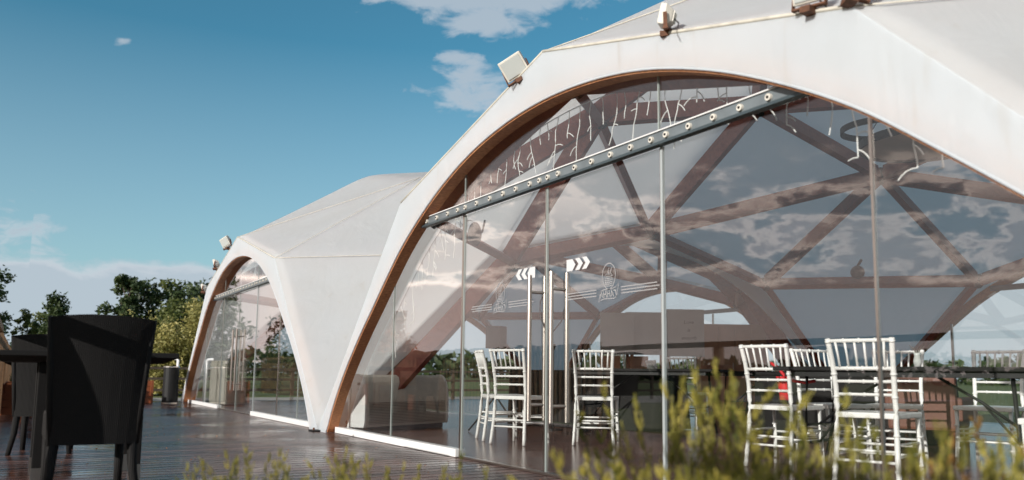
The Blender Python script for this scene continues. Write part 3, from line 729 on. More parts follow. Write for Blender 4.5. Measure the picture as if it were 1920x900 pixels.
# ------------------------------------------------------------------ white banquet chairs
def make_chair():
    r = thing('banquet_chair', 'x', 'chair')
    bw, fw = .175, .195
    def post(s, n=0):
        bm = bmesh.new()
        pts = [(s*bw*1.10, -.245, 0), (s*bw*1.03, -.215, .22), (s*bw, -.195, .45), (s*bw, -.205, .62), (s*bw*1.04, -.235, .78), (s*bw*1.1, -.275, .92)]
        P = [Vector(p) for p in pts]; fin = []; rad = []
        for i in range(len(P)-1):
            for t in (0, .25, .5, .75): fin.append(P[i].lerp(P[i+1], t)); rad.append(.0165 if t != .5 else .0165)
        fin.append(P[-1]); rad.append(.0165)
        # bamboo-like rings
        tube(bm, fin, rad, 8)
        for z in (.12, .33, .56, .70, .90):
            for i in range(len(P)-1):
                if P[i].z <= z <= P[i+1].z:
                    q = P[i].lerp(P[i+1], (z-P[i].z)/(P[i+1].z-P[i].z)); d = (P[i+1]-P[i]).normalized(); cyl(bm, q-d*.006, q+d*.006, .0205, seg=8); break
        return new_obj('leg', bm, M_CHAIR, r, smooth=True)
    for s in (-1, 1): post(s)
    for s in (-1, 1):
        bm = bmesh.new(); tube(bm, [(s*fw*1.06, .19, 0), (s*fw, .175, .22), (s*fw, .17, .43)], [.0135, .016, .0165], 8)
        for z in (.13, .31): cyl(bm, (s*fw*1.01, .177, z-.006), (s*fw*1.01, .177, z+.006), .020, seg=8)
        new_obj('leg', bm, M_CHAIR, r, smooth=True)
    bm = bmesh.new(); sv = [(-.185, -.205), (.185, -.205), (.215, .20), (-.215, .20)]
    prism(bm, sv, (1, 0, 0), (0, 1, 0), (0, 0, 1), (0, 0, .43), .035); new_obj('seat', bm, M_CHAIR, r, bevel=.008)
    def bar(z, y, w, rad=.0095, name='back_rail'):
        bm = bmesh.new(); tube(bm, [(-w, y, z), (-w*.5, y-.006, z), (0, y-.01, z), (w*.5, y-.006, z), (w, y, z)], rad, 8)
        for t in (-.5, 0, .5): cyl(bm, (w*t-.005, y-.008, z), (w*t+.005, y-.008, z), rad*1.35, seg=8)
        new_obj(name, bm, M_CHAIR, r, smooth=True)
    bar(.905, -.27, bw*1.09, .0125); bar(.735, -.226, bw*1.02, .012); bar(.655, -.21, bw); bar(.575, -.203, bw)
    for i in range(6):
        t = (i+.5)/6*2-1
        bm = bmesh.new(); tube(bm, [(t*bw*.93, -.232, .74), (t*bw*.95, -.255, .82), (t*bw*1.0, -.275, .90)], [.0085, .0075, .0085], 6); new_obj('spindle', bm, M_CHAIR, r, smooth=True)
    def st(a, b):
        bm = bmesh.new(); tube(bm, [a, (Vector(a)+Vector(b))/2, b], .009, 8); new_obj('stretcher', bm, M_CHAIR, r, smooth=True)
    st((-bw, -.215, .235), (bw, -.215, .235)); st((-bw, -.22, .17), (bw, -.22, .17)); st((-fw, .177, .25), (fw, .177, .25)); st((-fw, .18, .19), (fw, .18, .19))
    for s in (-1, 1): st((s*bw, -.215, .275), (s*fw, .175, .275)); st((s*bw*1.03, -.22, .205), (s*fw, .178, .205))
    return r
chair0 = make_chair(); used = [False]
def place_chair(bx, by, ang, label, z=0.008):
    o = chair0 if not used[0] else copy_tree(chair0)
    used[0] = True
    a = R_(ang); f = Vector((math.cos(a), math.sin(a)))
    o.location = (bx+f.x*.22, by+f.y*.22, z); o.rotation_euler = (0, 0, a-math.pi/2)
    o['label'] = label; o['category'] = 'chair'; o['group'] = 'white banquet chairs inside the nearer tent'
    return o
place_chair(-6.55, 4.80, 138, 'white chair just right of the door handles, its back to the glass doors')
place_chair(-6.98, 4.10, 116, 'white chair seen through the left glass door, back turned, right one of that pair')
place_chair(-7.62, 4.16, 72, 'white chair seen edge-on beside the left door mullion')
place_chair(-4.41, 4.85, 100, 'white chair with the red scarf hanging behind it')
place_chair(-3.31, 4.48, 108, 'largest white chair in front of the black table, back to the glass')
place_chair(-2.18, 5.05, 190, 'white chair cut off by the right edge of the photo')
place_chair(-3.85, 6.93, -78, 'white chair behind the right end of the black table')
place_chair(-4.80, 5.85, -12, 'white chair behind the table between the scarf chair and the largest chair')
place_chair(-4.46, 6.50, -62, 'white chair behind the table, partly hidden by the largest chair')
place_chair(-8.15, 7.39, 118, 'distant white chair right of the thick white mullion')
place_chair(-10.13, 8.59, 70, 'farthest small white chair left of the thick white mullion')

# red scarf
sc = thing('scarf', 'bright red scarf strap looped behind the white chair', 'scarf', (-4.40, 5.03, 0))
bm = bmesh.new(); tube(bm, [(-.19, .04, .80), (-.14, .08, .76), (-.08, .10, .68), (0, .11, .655), (.08, .12, .645), (.17, .13, .66)], .013, 6); new_obj('strap', bm, M_RED, sc, smooth=True)
bm = bmesh.new()
for i in range(7):
    for j in range(9):
        pass
g = [[bm.verts.new((-.17+i*.022+j*.004, .09+.016*math.sin(i*1.9+j*.3), .69-j*.026)) for i in range(6)] for j in range(8)]
for j in range(7):
    for i in range(5): bm.faces.new((g[j][i], g[j][i+1], g[j+1][i+1], g[j+1][i]))
o = new_obj('cloth_end', bm, M_RED, sc, smooth=True); md = o.modifiers.new('thickness', 'SOLIDIFY'); md.thickness = .006

# ------------------------------------------------------------------ black folding tables
def make_table(loc, ang, label, L=1.75, Wd=.75, ht=.755):
    r = thing('folding_table', label, 'table', loc, R_(ang), 'black folding tables inside the nearer tent')
    bm = bmesh.new(); box(bm, (0, 0, ht-.015), (L, Wd, .03)); new_obj('tabletop', bm, M_BLACK, r, bevel=.006)
    bm = bmesh.new()
    for s in (-1, 1): box(bm, (0, s*(Wd/2-.05), ht-.05), (L-.16, .03, .04))
    new_obj('apron', bm, M_BMET, r)
    for s in (-1, 1):
        for t in (-1, 1):
            bm = bmesh.new(); tube(bm, [(s*(L/2-.22), t*(Wd/2-.1), ht-.04), (s*(L/2-.20), t*(Wd/2-.1), .3), (s*(L/2-.13), t*(Wd/2-.1), .008)], .0135, 8); new_obj('leg', bm, M_BMET, r, smooth=True)
        bm = bmesh.new(); cyl(bm, (s*(L/2-.19), -(Wd/2-.1), .2), (s*(L/2-.19), Wd/2-.1, .2), .011, seg=8); new_obj('crossbar', bm, M_BMET, r)
        bm = bmesh.new()
        tube(bm, [(s*(L/2-.75), 0, ht-.045), (s*(L/2-.45), 0, .52), (s*(L/2-.2), 0, .33)], .011, 6); tube(bm, [(s*(L/2-.45), 0, .52), (s*(L/2-.2), 0, .2)], .009, 6)
        cyl(bm, (s*(L/2-.2), -(Wd/2-.1), .33), (s*(L/2-.2), Wd/2-.1, .33), .009, seg=8)
        new_obj('brace', bm, M_BMET, r, smooth=True)
    return r
make_table((-3.62, 5.45, .008), 19, 'black folding table between the white chairs at the right, legs braced')
make_table((-7.55, 6.3, .008), 30, 'black folding table behind the chairs near the doors')
make_table((-7.9, 8.9, .008), 10, 'black folding table farthest back in the nearer tent')
# low dark cabinet-like bar behind the doors
def covered_table(loc, ang, label, L, Wd, ht):
    r = thing('covered_table', label, 'covered table', loc, R_(ang))
    bm = bmesh.new(); box(bm, (0, 0, ht-.02), (L, Wd, .04)); new_obj('tabletop', bm, M_BLACK, r, bevel=.008)
    bm = bmesh.new(); n = 60; top = []; bot = []
    per = [(-L/2, -Wd/2), (L/2, -Wd/2), (L/2, Wd/2), (-L/2, Wd/2)]
    for k in range(4):
        a, b = per[k], per[(k+1) % 4]
        for i in range(15):
            t = i/15; x = a[0]+(b[0]-a[0])*t; y = a[1]+(b[1]-a[1])*t; ww = 1+.03*math.sin(len(top)*1.3)
            top.append(bm.verts.new((x*1.005, y*1.005, ht-.042))); bot.append(bm.verts.new((x*ww*1.02, y*ww*1.02, .01)))
    for i in range(n): bm.faces.new((top[i], top[(i+1) % n], bot[(i+1) % n], bot[i]))
    new_obj('cloth_skirt', bm, M_BLACK, r, smooth=True)
covered_table((-8.9, 6.55, .006), 25, 'long table under a black floor-length cloth, seen through the doors', 2.2, .8, .74)
covered_table((-6.3, 8.3, .006), 12, 'black clothed table behind the scarf chair', 2.0, .8, .74)

# ------------------------------------------------------------------ heater / cooler units
def heater(loc, rz, length, label, ht=.66, dp=.22):
    r = thing('floor_heater', label, 'heater', loc, rz, 'floor heaters inside the tents')
    prof = [(-dp/2, .06), (dp/2-.015, .06), (dp/2, .12), (dp/2, ht*.55), (dp/2-.01, ht*.72), (dp/2-.035, ht*.87), (dp/2-.075, ht*.96), (dp/2-.12, ht), (-dp/2+.03, ht), (-dp/2, ht-.03)]
    bm = bmesh.new(); prism(bm, prof, (1, 0, 0), (0, 0, 1), (0, 1, 0), (0, 0, 0), .035); new_obj('end_cap', bm, M_WHITE, r, bevel=.008)
    bm = bmesh.new(); prism(bm, [(x*.95, z*.985+.002) for x, z in prof], (1, 0, 0), (0, 0, 1), (0, 1, 0), (0, .036, 0), length-.075); new_obj('body', bm, M_OFFW, r, bevel=.01)
    bm = bmesh.new(); prism(bm, prof, (1, 0, 0), (0, 0, 1), (0, 1, 0), (0, length-.038, 0), .035); new_obj('end_cap', bm, M_WHITE, r, bevel=.008)
    bm = bmesh.new()
    for i in range(14): box(bm, (dp/2-.003, length/2, .10+i*.018), (.012, length-.16, .006))
    new_obj('grille', bm, M_GRILL, r)
    bm = bmesh.new(); box(bm, (-.02, length/2, .03), (dp*.7, length-.1, .055)); new_obj('plinth', bm, M_BMET, r)
    bm = bmesh.new(); box(bm, (.005, -.001, ht*.83), (.045, .003, .03)); box(bm, (.005, -.001, ht*.74), (.03, .003, .008)); new_obj('label_plate', bm, M_GRILL, r)
    bm = bmesh.new(); box(bm, (-.17, .05, .33), (.03, .05, .62)); new_obj('back_panel', bm, M_WHITE, r)
    return r
heater((-8.98, 3.30, .006), R_(25), 1.5, 'long white floor heater at the left foot of the nearer tent')
heater((-18.55, 3.42, .006), R_(20), .9, 'white floor heater behind the left foot of the farther tent', .72)

wb = thing('white_cabinet', 'tall cream cabinet just inside the farther tent, beside its heater', 'cabinet', (-17.35, 3.62, .006), R_(18))
bm = bmesh.new(); box(bm, (0, 0, .45), (.62, .45, .86)); new_obj('carcass', bm, M_CREAM, wb, bevel=.01)
bm = bmesh.new(); box(bm, (-.15, -.236, .46), (.28, .018, .78)); new_obj('door', bm, M_CREAM, wb, bevel=.004)
bm = bmesh.new(); box(bm, (.15, -.236, .46), (.28, .018, .78)); new_obj('door', bm, M_CREAM, wb, bevel=.004)
bm = bmesh.new(); cyl(bm, (.03, -.255, .5), (.03, -.255, .62), .007, seg=8); new_obj('handle', bm, M_STEEL, wb)

# ------------------------------------------------------------------ interior fittings
sp = thing('loudspeaker', 'dark boxy loudspeaker on a pole stand seen above the left pair of chairs', 'speaker', (-8.75, 4.95, .006), R_(30))
bm = bmesh.new(); box(bm, (0, 0, 1.12), (.20, .18, .27)); bo = new_obj('cabinet', bm, M_BLACK, sp, bevel=.012)
bm = bmesh.new(); box(bm, (0, -.093, 1.12), (.17, .006, .23)); new_obj('grille', bm, M_BMET, bo)
bm = bmesh.new(); cyl(bm, (0, 0, .25), (0, 0, .985), .014, seg=10); new_obj('pole', bm, M_BMET, sp)
for k in range(3):
    a = k*2.094; bm = bmesh.new(); tube(bm, [(0, 0, .42), (math.cos(a)*.18, math.sin(a)*.18, .2), (math.cos(a)*.36, math.sin(a)*.36, .012)], .01, 6); new_obj('leg', bm, M_BMET, sp)
def mic(x, y, h, label):
    r = thing('microphone_stand', label, 'microphone stand', (x, y, .006), 0)
    bm = bmesh.new(); cyl(bm, (0, 0, .02), (0, 0, h), .009, seg=8); new_obj('pole', bm, M_BMET, r)
    bm = bmesh.new(); cyl(bm, (0, 0, 0), (0, 0, .02), .12, seg=20); new_obj('base', bm, M_BMET, r)
    bm = bmesh.new(); cyl(bm, (0, 0, h), (.05, -.02, h+.06), .014, .022, 10); new_obj('microphone', bm, M_BLACK, r)
mic(-8.55, 5.65, .98, 'taller microphone stand right of the loudspeaker'); mic(-8.3, 5.9, .93, 'shorter microphone stand left of the door handles')
ws = thing('wall_speaker', 'dark rounded speaker clamped high beside the left mullion of the nearer tent', 'speaker', (-7.52, 3.98, 2.13), R_(20))
bm = bmesh.new(); bmesh.ops.create_uvsphere(bm, u_segments=20, v_segments=14, radius=.5); bmesh.ops.transform(bm, matrix=Matrix.Diagonal((.13, .16, .26, 1)), verts=bm.verts); new_obj('housing', bm, M_BMET, ws, smooth=True)
bm = bmesh.new(); tube(bm, [(0, .05, 0), (-.02, .14, .05), (-.04, .2, .18)], .012, 6); new_obj('bracket', bm, M_BMET, ws)

ch = thing('ring_chandelier', 'dark hoop chandelier hanging under the roof of the nearer tent', 'chandelier', (-4.62, 7.35, 2.98))
def ringm(rad, z, hgt, cx=0, cy=0):
    bm = bmesh.new(); n = 48; L = []
    for i in range(n):
        a = i*2*math.pi/n; c, s = math.cos(a), math.sin(a)
        L.append([bm.verts.new((cx+c*rr, cy+s*rr, z+zz)) for rr, zz in ((rad, 0), (rad, hgt), (rad-.02, hgt), (rad-.02, 0))])
    for i in range(n):
        a, b = L[i], L[(i+1) % n]
        for k in range(4): bm.faces.new((a[k], a[(k+1) % 4], b[(k+1) % 4], b[k]))
    bmesh.ops.recalc_face_normals(bm, faces=bm.faces); return bm
new_obj('ring', ringm(.62, -.08, .075), M_BMET, ch, smooth=False)
new_obj('ring', ringm(.36, .16, .06, -.45, -.1), M_BMET, ch)
bm = bmesh.new(); cyl(bm, (0, 0, -.055), (0, 0, -.04), .595, seg=40); new_obj('diffuser', bm, M_CREAM, ch)
bm = bmesh.new()
for k in range(4):
    a = k*math.pi/2+.4; tube(bm, [(.6*math.cos(a), .6*math.sin(a), 0), (0, .2, 1.2)], .004, 4)
tube(bm, [(0, .2, 1.2), (0, .3, 1.35)], .006, 4); new_obj('cable', bm, M_BMET, ch)

bl_ = thing('globe_lamp', 'dark globe lamp fixed to the long level beam at the back', 'lamp', (-8.12, 10.95, 2.30))
bm = bmesh.new(); bmesh.ops.create_uvsphere(bm, u_segments=20, v_segments=14, radius=.105); new_obj('globe', bm, mat('mottled_globe', (.12, .10, .08), .3, .4, 30, .6), bl_, smooth=True)
bm = bmesh.new(); cyl(bm, (0, 0, .09), (0, .1, .2), .02, seg=8); new_obj('stem', bm, M_BMET, bl_)

def panel_stand(loc, rz, w, z0, z1, label, text=None, low=True):
    r = thing('partition_screen', label, 'partition screen', loc, rz, 'partition screens in the farther tent')
    bm = bmesh.new(); box(bm, (0, 0, (z0+z1)/2), (w, .04, z1-z0)); p_ = new_obj('printed_panel', bm, M_GREYP, r, bevel=.004)
    for s in (-1, 1):
        bm = bmesh.new(); box(bm, (s*(w/2-.03), .03, z1/2), (.05, .04, z1)); new_obj('post', bm, M_CAB, r)
    if low:
        bm = bmesh.new(); box(bm, (-.18*w, .02, z0/2-.01), (w*.55, .05, z0-.03)); new_obj('lower_board', bm, M_CAB, r)
    if text:
        for i, s in enumerate(text):
            me = text_mesh(s, .085, 'lettering', .2); me.materials.append(M_BMET)
            t = bpy.data.objects.new('lettering', me); COL.objects.link(t); t.parent = p_; t.location = (0.05, -.024, z1-.24-i*.13); t.rotation_euler = (R_(90), 0, 0)
    return r
panel_stand((-10.75, 8.35, .006), R_(-30+90), .55, 1.02, 1.70, 'left grey partition screen over a brown board in the farther tent')
panel_stand((-10.60, 8.80, .006), R_(-30+90), .62, 1.02, 1.72, 'middle grey partition screen behind the thick white mullion')
panel_stand((-10.30, 9.42, .006), R_(60), .62, 1.00, 1.78, 'grey partition screen with three short lines of writing', ['Love', 'is', 'enough'], False)

def cabinet(loc, rz, w, d, h, label, nd):
    r = thing('wooden_cabinet', label, 'cabinet', loc, rz)
    bm = bmesh.new(); box(bm, (0, 0, h/2), (w, d, h)); new_obj('carcass', bm, M_CAB, r, bevel=.006)
    for i in range(nd):
        x = -w/2+(i+.5)*w/nd
        bm = bmesh.new(); box(bm, (x, -d/2-.011, h/2), (w/nd-.012, .018, h-.08)); dr = new_obj('door', bm, M_CAB, r, bevel=.003)
        bm = bmesh.new(); cyl(bm, (x+w/nd*.36, -d/2-.032, h*.5), (x+w/nd*.36, -d/2-.032, h*.5+.12), .006, seg=6); new_obj('handle', bm, M_STEEL, dr)
cabinet((-10.75, 10.9, .006), R_(62), 1.15, .45, 1.6, 'tall light brown wooden cabinet with four doors at the back', 4)
cabinet((-9.1, 11.35, .006), R_(35), .8, .4, .75, 'low brown wooden cabinet near the rear timber leg', 2)
ac = thing('wicker_armchair', 'reddish brown woven armchair behind the folding table legs', 'armchair', (-4.9, 7.6, .006), R_(200))
bm = bmesh.new(); box(bm, (0, 0, .3), (.6, .55, .16)); new_obj('seat', bm, M_WICK, ac, bevel=.03)
bm = bmesh.new(); box(bm, (0, .27, .45), (.6, .09, .5)); new_obj('backrest', bm, M_WICK, ac, bevel=.03)
for s in (-1, 1):
    bm = bmesh.new(); box(bm, (s*.3, 0, .4), (.08, .5, .22)); new_obj('armrest', bm, M_WICK, ac, bevel=.02)
for sx in (-1, 1):
    for sy in (-1, 1):
        bm = bmesh.new(); cyl(bm, (sx*.27, sy*.24, 0), (sx*.27, sy*.24, .25), .02, seg=8); new_obj('leg', bm, M_WICK, ac)
# glass vase on the table
vs = thing('glass_vase', 'small glass vase with dry sprigs on the black table', 'vase', (-3.55, 5.40, .765))
bm = bmesh.new(); tube(bm, [(0, 0, 0), (0, 0, .04), (0, 0, .08), (0, 0, .10)], [.022, .028, .02, .026], 12); new_obj('vessel', bm, M_LAMPG, vs, smooth=True)
bm = bmesh.new()
for k in range(9):
    a = k*.7; tube(bm, [(0, 0, .08), (.02*math.cos(a), .02*math.sin(a), .12), (.05*math.cos(a), .05*math.sin(a), .135+.01*(k % 3))], .002, 4)
new_obj('sprigs', bm, M_BARK, vs)

# ------------------------------------------------------------------ terrace furniture
def wicker_chair(loc, ang, label):
    r = thing('wicker_chair', label, 'wicker chair', loc, R_(ang)-math.pi/2, 'black wicker chairs on the deck')
    # facing +Y locally, back at -y
    bm = bmesh.new(); n = 10; rows = []
    for i in range(n+1):
        t = i/n; z = .30+t*.64; hw = .200+.035*t; y = -.24-.10*t*t
        ring = []
        for j in range(9):
            u = j/8*2-1; zz = z+(.018*(1-u*u) if i == n else 0); yy = y-.03*(1-u*u)
            ring.append((u*hw, yy, zz))
        rows.append(ring)
    front = [[bm.verts.new((x, y+.045, z)) for x, y, z in rr] for rr in rows]; back = [[bm.verts.new((x, y, z)) for x, y, z in rr] for rr in rows]
    for i in range(n):
        for j in range(8):
            bm.faces.new((front[i][j], front[i][j+1], front[i+1][j+1], front[i+1][j])); bm.faces.new((back[i][j], back[i+1][j], back[i+1][j+1], back[i][j+1]))
        bm.faces.new((front[i][0], front[i+1][0], back[i+1][0], back[i][0])); bm.faces.new((front[i][8], back[i][8], back[i+1][8], front[i+1][8]))
    for j in range(8):
        bm.faces.new((front[n][j], front[n][j+1], back[n][j+1], back[n][j])); bm.faces.new((front[0][j], back[0][j], back[0][j+1], front[0][j+1]))
    bmesh.ops.recalc_face_normals(bm, faces=bm.faces); new_obj('backrest', bm, M_RATT, r)
    for s in (-1, 1):
        bm = bmesh.new(); tube(bm, [(s*.197, -.22, .30), (s*.217, -.25, .6), (s*.236, -.315, .94)], .018, 8); new_obj('back_stile', bm, M_RATT, r, smooth=True)
    bm = bmesh.new(); box(bm, (0, 0, .385), (.42, .46, .15)); new_obj('seat', bm, M_RATT, r, bevel=.02)
    for s in (-1, 1):
        bm = bmesh.new(); tube(bm, [(s*.18, -.215, .33), (s*.19, -.24, .16), (s*.215, -.285, 0)], [.028, .023, .018], 8); new_obj('leg', bm, M_RATT, r, smooth=True)
        bm = bmesh.new(); tube(bm, [(s*.18, .2, .33), (s*.18, .2, 0)], [.026, .020], 8); new_obj('leg', bm, M_RATT, r, smooth=True)
    return r
wicker_chair((-5.02, .34, 0), 182, 'large black wicker chair nearest the camera, back turned')
wicker_chair((-7.98, .21, 0), 172, 'black wicker chair half hidden behind the nearest one')
wicker_chair((-13.2, .3, 0), 178, 'distant black wicker chair hidden farther down the deck')
def wicker_table(loc, label, Lx=.95, Ly=1.02):
    r = thing('wicker_table', label, 'wicker table', loc, 0, 'black wicker tables on the deck')
    bm = bmesh.new(); vs_ = [(-Lx/2, -Ly/2, .785), (Lx/2, -Ly/2, .785), (Lx/2, Ly/2, .785), (-Lx/2, Ly/2, .785)]
    t = [bm.verts.new(v) for v in vs_]; u = [bm.verts.new((v[0], v[1], .755)) for v in vs_]; w = [bm.verts.new((v[0]*.84, v[1]*.84, .72)) for v in vs_]
    bm.faces.new(t); bm.faces.new(w[::-1])
    for a, b in ((t, u), (u, w)):
        for k in range(4): bm.faces.new((a[k], b[k], b[(k+1) % 4], a[(k+1) % 4]))
    bmesh.ops.recalc_face_normals(bm, faces=bm.faces); new_obj('tabletop', bm, M_RATT, r, bevel=.005)
    for sx in (-1, 1):
        for sy in (-1, 1):
            bm = bmesh.new(); box(bm, (sx*Lx*.36, .05+sy*.26, .38), (.06, .06, .68)); l = new_obj('leg', bm, M_RATT, r, bevel=.006)
            bm = bmesh.new(); box(bm, (sx*Lx*.36, .05+sy*.26, .055), (.064, .064, .11)); new_obj('metal_foot', bm, M_STEEL, l)
wicker_table((-5.95, .33, 0), 'black wicker table between the two black chairs')
wicker_table((-14.2, .3, 0), 'farther black wicker table down the deck', 1.6, 1.0)

# bin, pipe, planters
bn = thing('litter_bin', 'black cylindrical bin on the deck left of the farther tent', 'bin', (-18.33, 2.68, 0))
bm = bmesh.new(); cyl(bm, (0, 0, .03), (0, 0, .74), .155, .15, 28); new_obj('body', bm, M_BMET, bn)
bm = bmesh.new(); cyl(bm, (0, 0, 0), (0, 0, .03), .165, seg=28); new_obj('base', bm, M_STEEL, bn)
bm = bmesh.new(); cyl(bm, (0, 0, .74), (0, 0, .765), .16, .15, 28); new_obj('rim', bm, M_STEEL, bn)
pp = thing('hooked_pipe', 'white bent pipe standing behind the black bin', 'pipe', (-18.75, 2.86, 0))
bm = bmesh.new(); tube(bm, [(0, 0, 0), (0, 0, .5), (0, 0, .90), (-.03, -.04, .925), (-.08, -.12, .93), (-.10, -.16, .93)], .028, 8); new_obj('tube', bm, M_WHITE, pp, smooth=True)
def planter(loc, w, d, h, label, rz=0, shrub=True):
    r = thing('wooden_planter', label, 'planter', loc, rz, 'wooden planters at the far end of the deck')
    for i in range(4):
        z = h*(i+.5)/4
        bm = bmesh.new()
        for sx, sy, lx, ly in ((0, -1, w, .02), (0, 1, w, .02), (-1, 0, .02, d-.04), (1, 0, .02, d-.04)): box(bm, (sx*(w/2-.01), sy*(d/2-.01), z), (lx, ly, h/4-.008))
        new_obj('board', bm, M_PLANT, r)
    for sx in (-1, 1):
        for sy in (-1, 1):
            bm = bmesh.new(); box(bm, (sx*(w/2+.006), sy*(d/2+.006), h/2), (.05, .05, h+.02)); new_obj('corner_post', bm, M_PLANT, r)
    bm = bmesh.new(); box(bm, (0, 0, h-.06), (w-.05, d-.05, .03)); new_obj('soil', bm, M_SOIL, r)
    bm = bmesh.new(); rng = random.Random(int(w*100))
    for k in range(260 if shrub else 0):
        a = rng.uniform(0, 6.28); q = rng.random(); p = Vector((math.cos(a)*w*.3*q, math.sin(a)*d*.3*q, h-.03+rng.random()*.16)); dr = Vector((rng.uniform(-1, 1), rng.uniform(-1, 1), rng.uniform(0, 1))).normalized()*.05
        s = dr.cross(Vector((0, 0, 1))).normalized()*.014; v = [bm.verts.new(p-s), bm.verts.new(p+s), bm.verts.new(p+dr+s*.3), bm.verts.new(p+dr-s*.3)]; bm.faces.new(v)
    if shrub: new_obj('foliage', bm, M_LF_MID, r)
    else: bm.free()
planter((-18.95, 2.16, 0), .5, .42, .46, 'orange brown wooden planter box left of the black bin')
planter((-17.2, -.02, 0), 1.1, .4, .45, 'long wooden planter box against the slatted fence')
planter((-14.9, -.02, 0), 1.1, .4, .45, 'second wooden planter box along the slatted fence, nearer the camera')

# ------------------------------------------------------------------ fences
fn = thing('slatted_fence', 'warm brown vertical slat fence along the left edge of the deck', 'fence', (0, -.22, 0))
x = -8.9; random.seed(11)
while x > -26:
    bm = bmesh.new(); q = x
    while q > x-1.9:
        off = random.uniform(-.004, .004); sub = beam_bm((q, off, .03), (q, off, 1.10+random.uniform(-.012, .012)), .075, .022, (0, 1, 0))
        me = bpy.data.meshes.new('t'); sub.to_mesh(me); sub.free(); bm.from_mesh(me); bpy.data.meshes.remove(me); q -= .118
    new_obj('slat_panel', bm, M_FENCE, fn)
    new_obj('post', beam_bm((x+.03, -.06, 0), (x+.03, -.06, 1.13), .07, .07, (0, 1, 0)), M_FENCE, fn)
    x -= 1.95
new_obj('top_rail', beam_bm((-26, -.04, 1.0), (-8.9, -.04, 1.0), .03, .08, (0, 0, 1)), M_FENCE, fn)
hr = thing('handrail', 'brown timber handrail on posts along the open edge of the deck', 'railing', (0, -.22, 0))
new_obj('top_rail', beam_bm((-8.8, 0, 1.03), (6, 0, 1.03), .12, .055, (0, 0, 1)), M_FENCE, hr)
for i in range(8): new_obj('post', beam_bm((-8.6+i*2.0, 0, 0), (-8.6+i*2.0, 0, 1.0), .08, .08, (0, 1, 0)), M_FENCE, hr)
rf = thing('rail_fence', 'low dark post and rail fence beyond the far end of the deck', 'fence', (-24.0, 0, -.16))
for i in range(12): 
    bm = bmesh.new(); box(bm, (0, -14+i*2.6, .48), (.09, .09, .96)); new_obj('post', bm, M_BARK, rf)
for z in (.32, .62, .90):
    bm = bmesh.new(); box(bm, (.06, 0, z), (.03, 29, .07)); new_obj('rail', bm, M_BARK, rf)

# ------------------------------------------------------------------ vegetation
def leaf_cloud(pts, size, rng, out=None, flat=.3):
    bm_v = []; bm_f = []
    for p in pts:
        a = Vector((rng.gauss(0, 1), rng.gauss(0, 1), rng.gauss(0, 1)*(1-flat))).normalized(); b = a.cross(Vector((rng.gauss(0, 1), rng.gauss(0, 1), rng.gauss(0, 1)))).normalized()
        s = size*rng.uniform(.6, 1.4); i = len(bm_v)
        bm_v += [tuple(p+a*s), tuple(p+b*s*.5), tuple(p-a*s), tuple(p-b*s*.5)]; bm_f.append((i, i+1, i+2, i+3))
    return bm_v, bm_f
def tree(loc, ht, rad, label, mtl, name='deciduous_tree', seed=1, shape='round', nl=5500, trunk=.3, leaf=.09, group='trees beyond the deck', cat='tree'):
    rng = random.Random(seed); r = thing(name, label, cat, loc, 0, group)
    bm = bmesh.new(); top = ht*.9; pts = [Vector((0, 0, 0))]
    for i in range(6): pts.append(Vector((rng.uniform(-.05, .05)*ht*(i+1)/6, rng.uniform(-.05, .05)*ht*(i+1)/6, top*(i+1)/6)))
    tube(bm, pts, [ht*.022*(1-.85*i/6) for i in range(7)], 8); new_obj('trunk', bm, M_BARK, r, smooth=True)
    clumps = []; nb = 34
    for i in range(nb):
        t = trunk+(1-trunk)*(i+.5)/nb; z = ht*t
        if shape == 'cone': rr = rad*(1.05-t)**.7
        elif shape == 'willow': rr = rad*(.75+.25*math.sin(t*3))
        else: rr = rad*math.sqrt(max(.05, 1-((t-(trunk+1)/2)/((1-trunk)/2+.03))**2))
        a = i*2.4+rng.uniform(-.5, .5); q = rr*rng.uniform(.25, .95)
        c = Vector((math.cos(a)*q, math.sin(a)*q, min(z+rng.uniform(-.04, .04)*ht, ht*.97))); clumps.append((c, rad*rng.uniform(.20, .40)))
    bm = bmesh.new()
    for c, s in clumps[::2]:
        k = max(1, min(5, int(c.z/top*6)-1)); tube(bm, [pts[k], pts[k].lerp(c, .5)+Vector((0, 0, .05*ht*.3)), c], [ht*.007, ht*.004, ht*.002], 5)
    new_obj('limb', bm, M_BARK, r, smooth=True)
    P = []
    per = nl//len(clumps)
    for c, s in clumps:
        for _ in range(per):
            v = Vector((rng.gauss(0, 1), rng.gauss(0, 1), rng.gauss(0, .8))).normalized()*s*(rng.random()**.45)*rng.uniform(.7, 1.25); p = c+v
            if shape == 'willow': p.z -= rng.random()**2*s*2.2
            if p.z < .1: p.z = .1+rng.random()*.3
            P.append(p)
    V, Fc = leaf_cloud(P, leaf, rng)
    me = bpy.data.meshes.new('crown'); me.from_pydata(V, [], Fc); me.materials.append(mtl); o = bpy.data.objects.new('crown', me); COL.objects.link(o); o.parent = r
    return r
G0 = -.16
tree((-48.5, 4.6, G0), 5.8, 1.15, 'dark loose-crowned tree, leftmost of the row behind the wicker chair', M_LF_DARK, seed=2, nl=3600, leaf=.13, trunk=.15)
tree((-49.5, 5.6, G0), 5.6, 1.5, 'dark tree second from the left in the row behind the bin', M_LF_DARK, seed=3, nl=3200, leaf=.13, trunk=.18)
tree((-50, 7.1, G0), 5.7, 1.7, 'dark tree second from the right in the row behind the bin', M_LF_MID, seed=4, nl=3600, leaf=.13, trunk=.12)
tree((-47, 8.2, G0), 5.4, 1.9, 'dark bushy tree touching the left edge of the farther tent', M_LF_DARK, seed=5, nl=5000, leaf=.12, trunk=.05)
tree((-45, 7.0, G0), 4.3, 1.7, 'mid green shrubby tree low behind the yellow willow', M_LF_MID, seed=15, nl=4500, leaf=.11, trunk=.0)
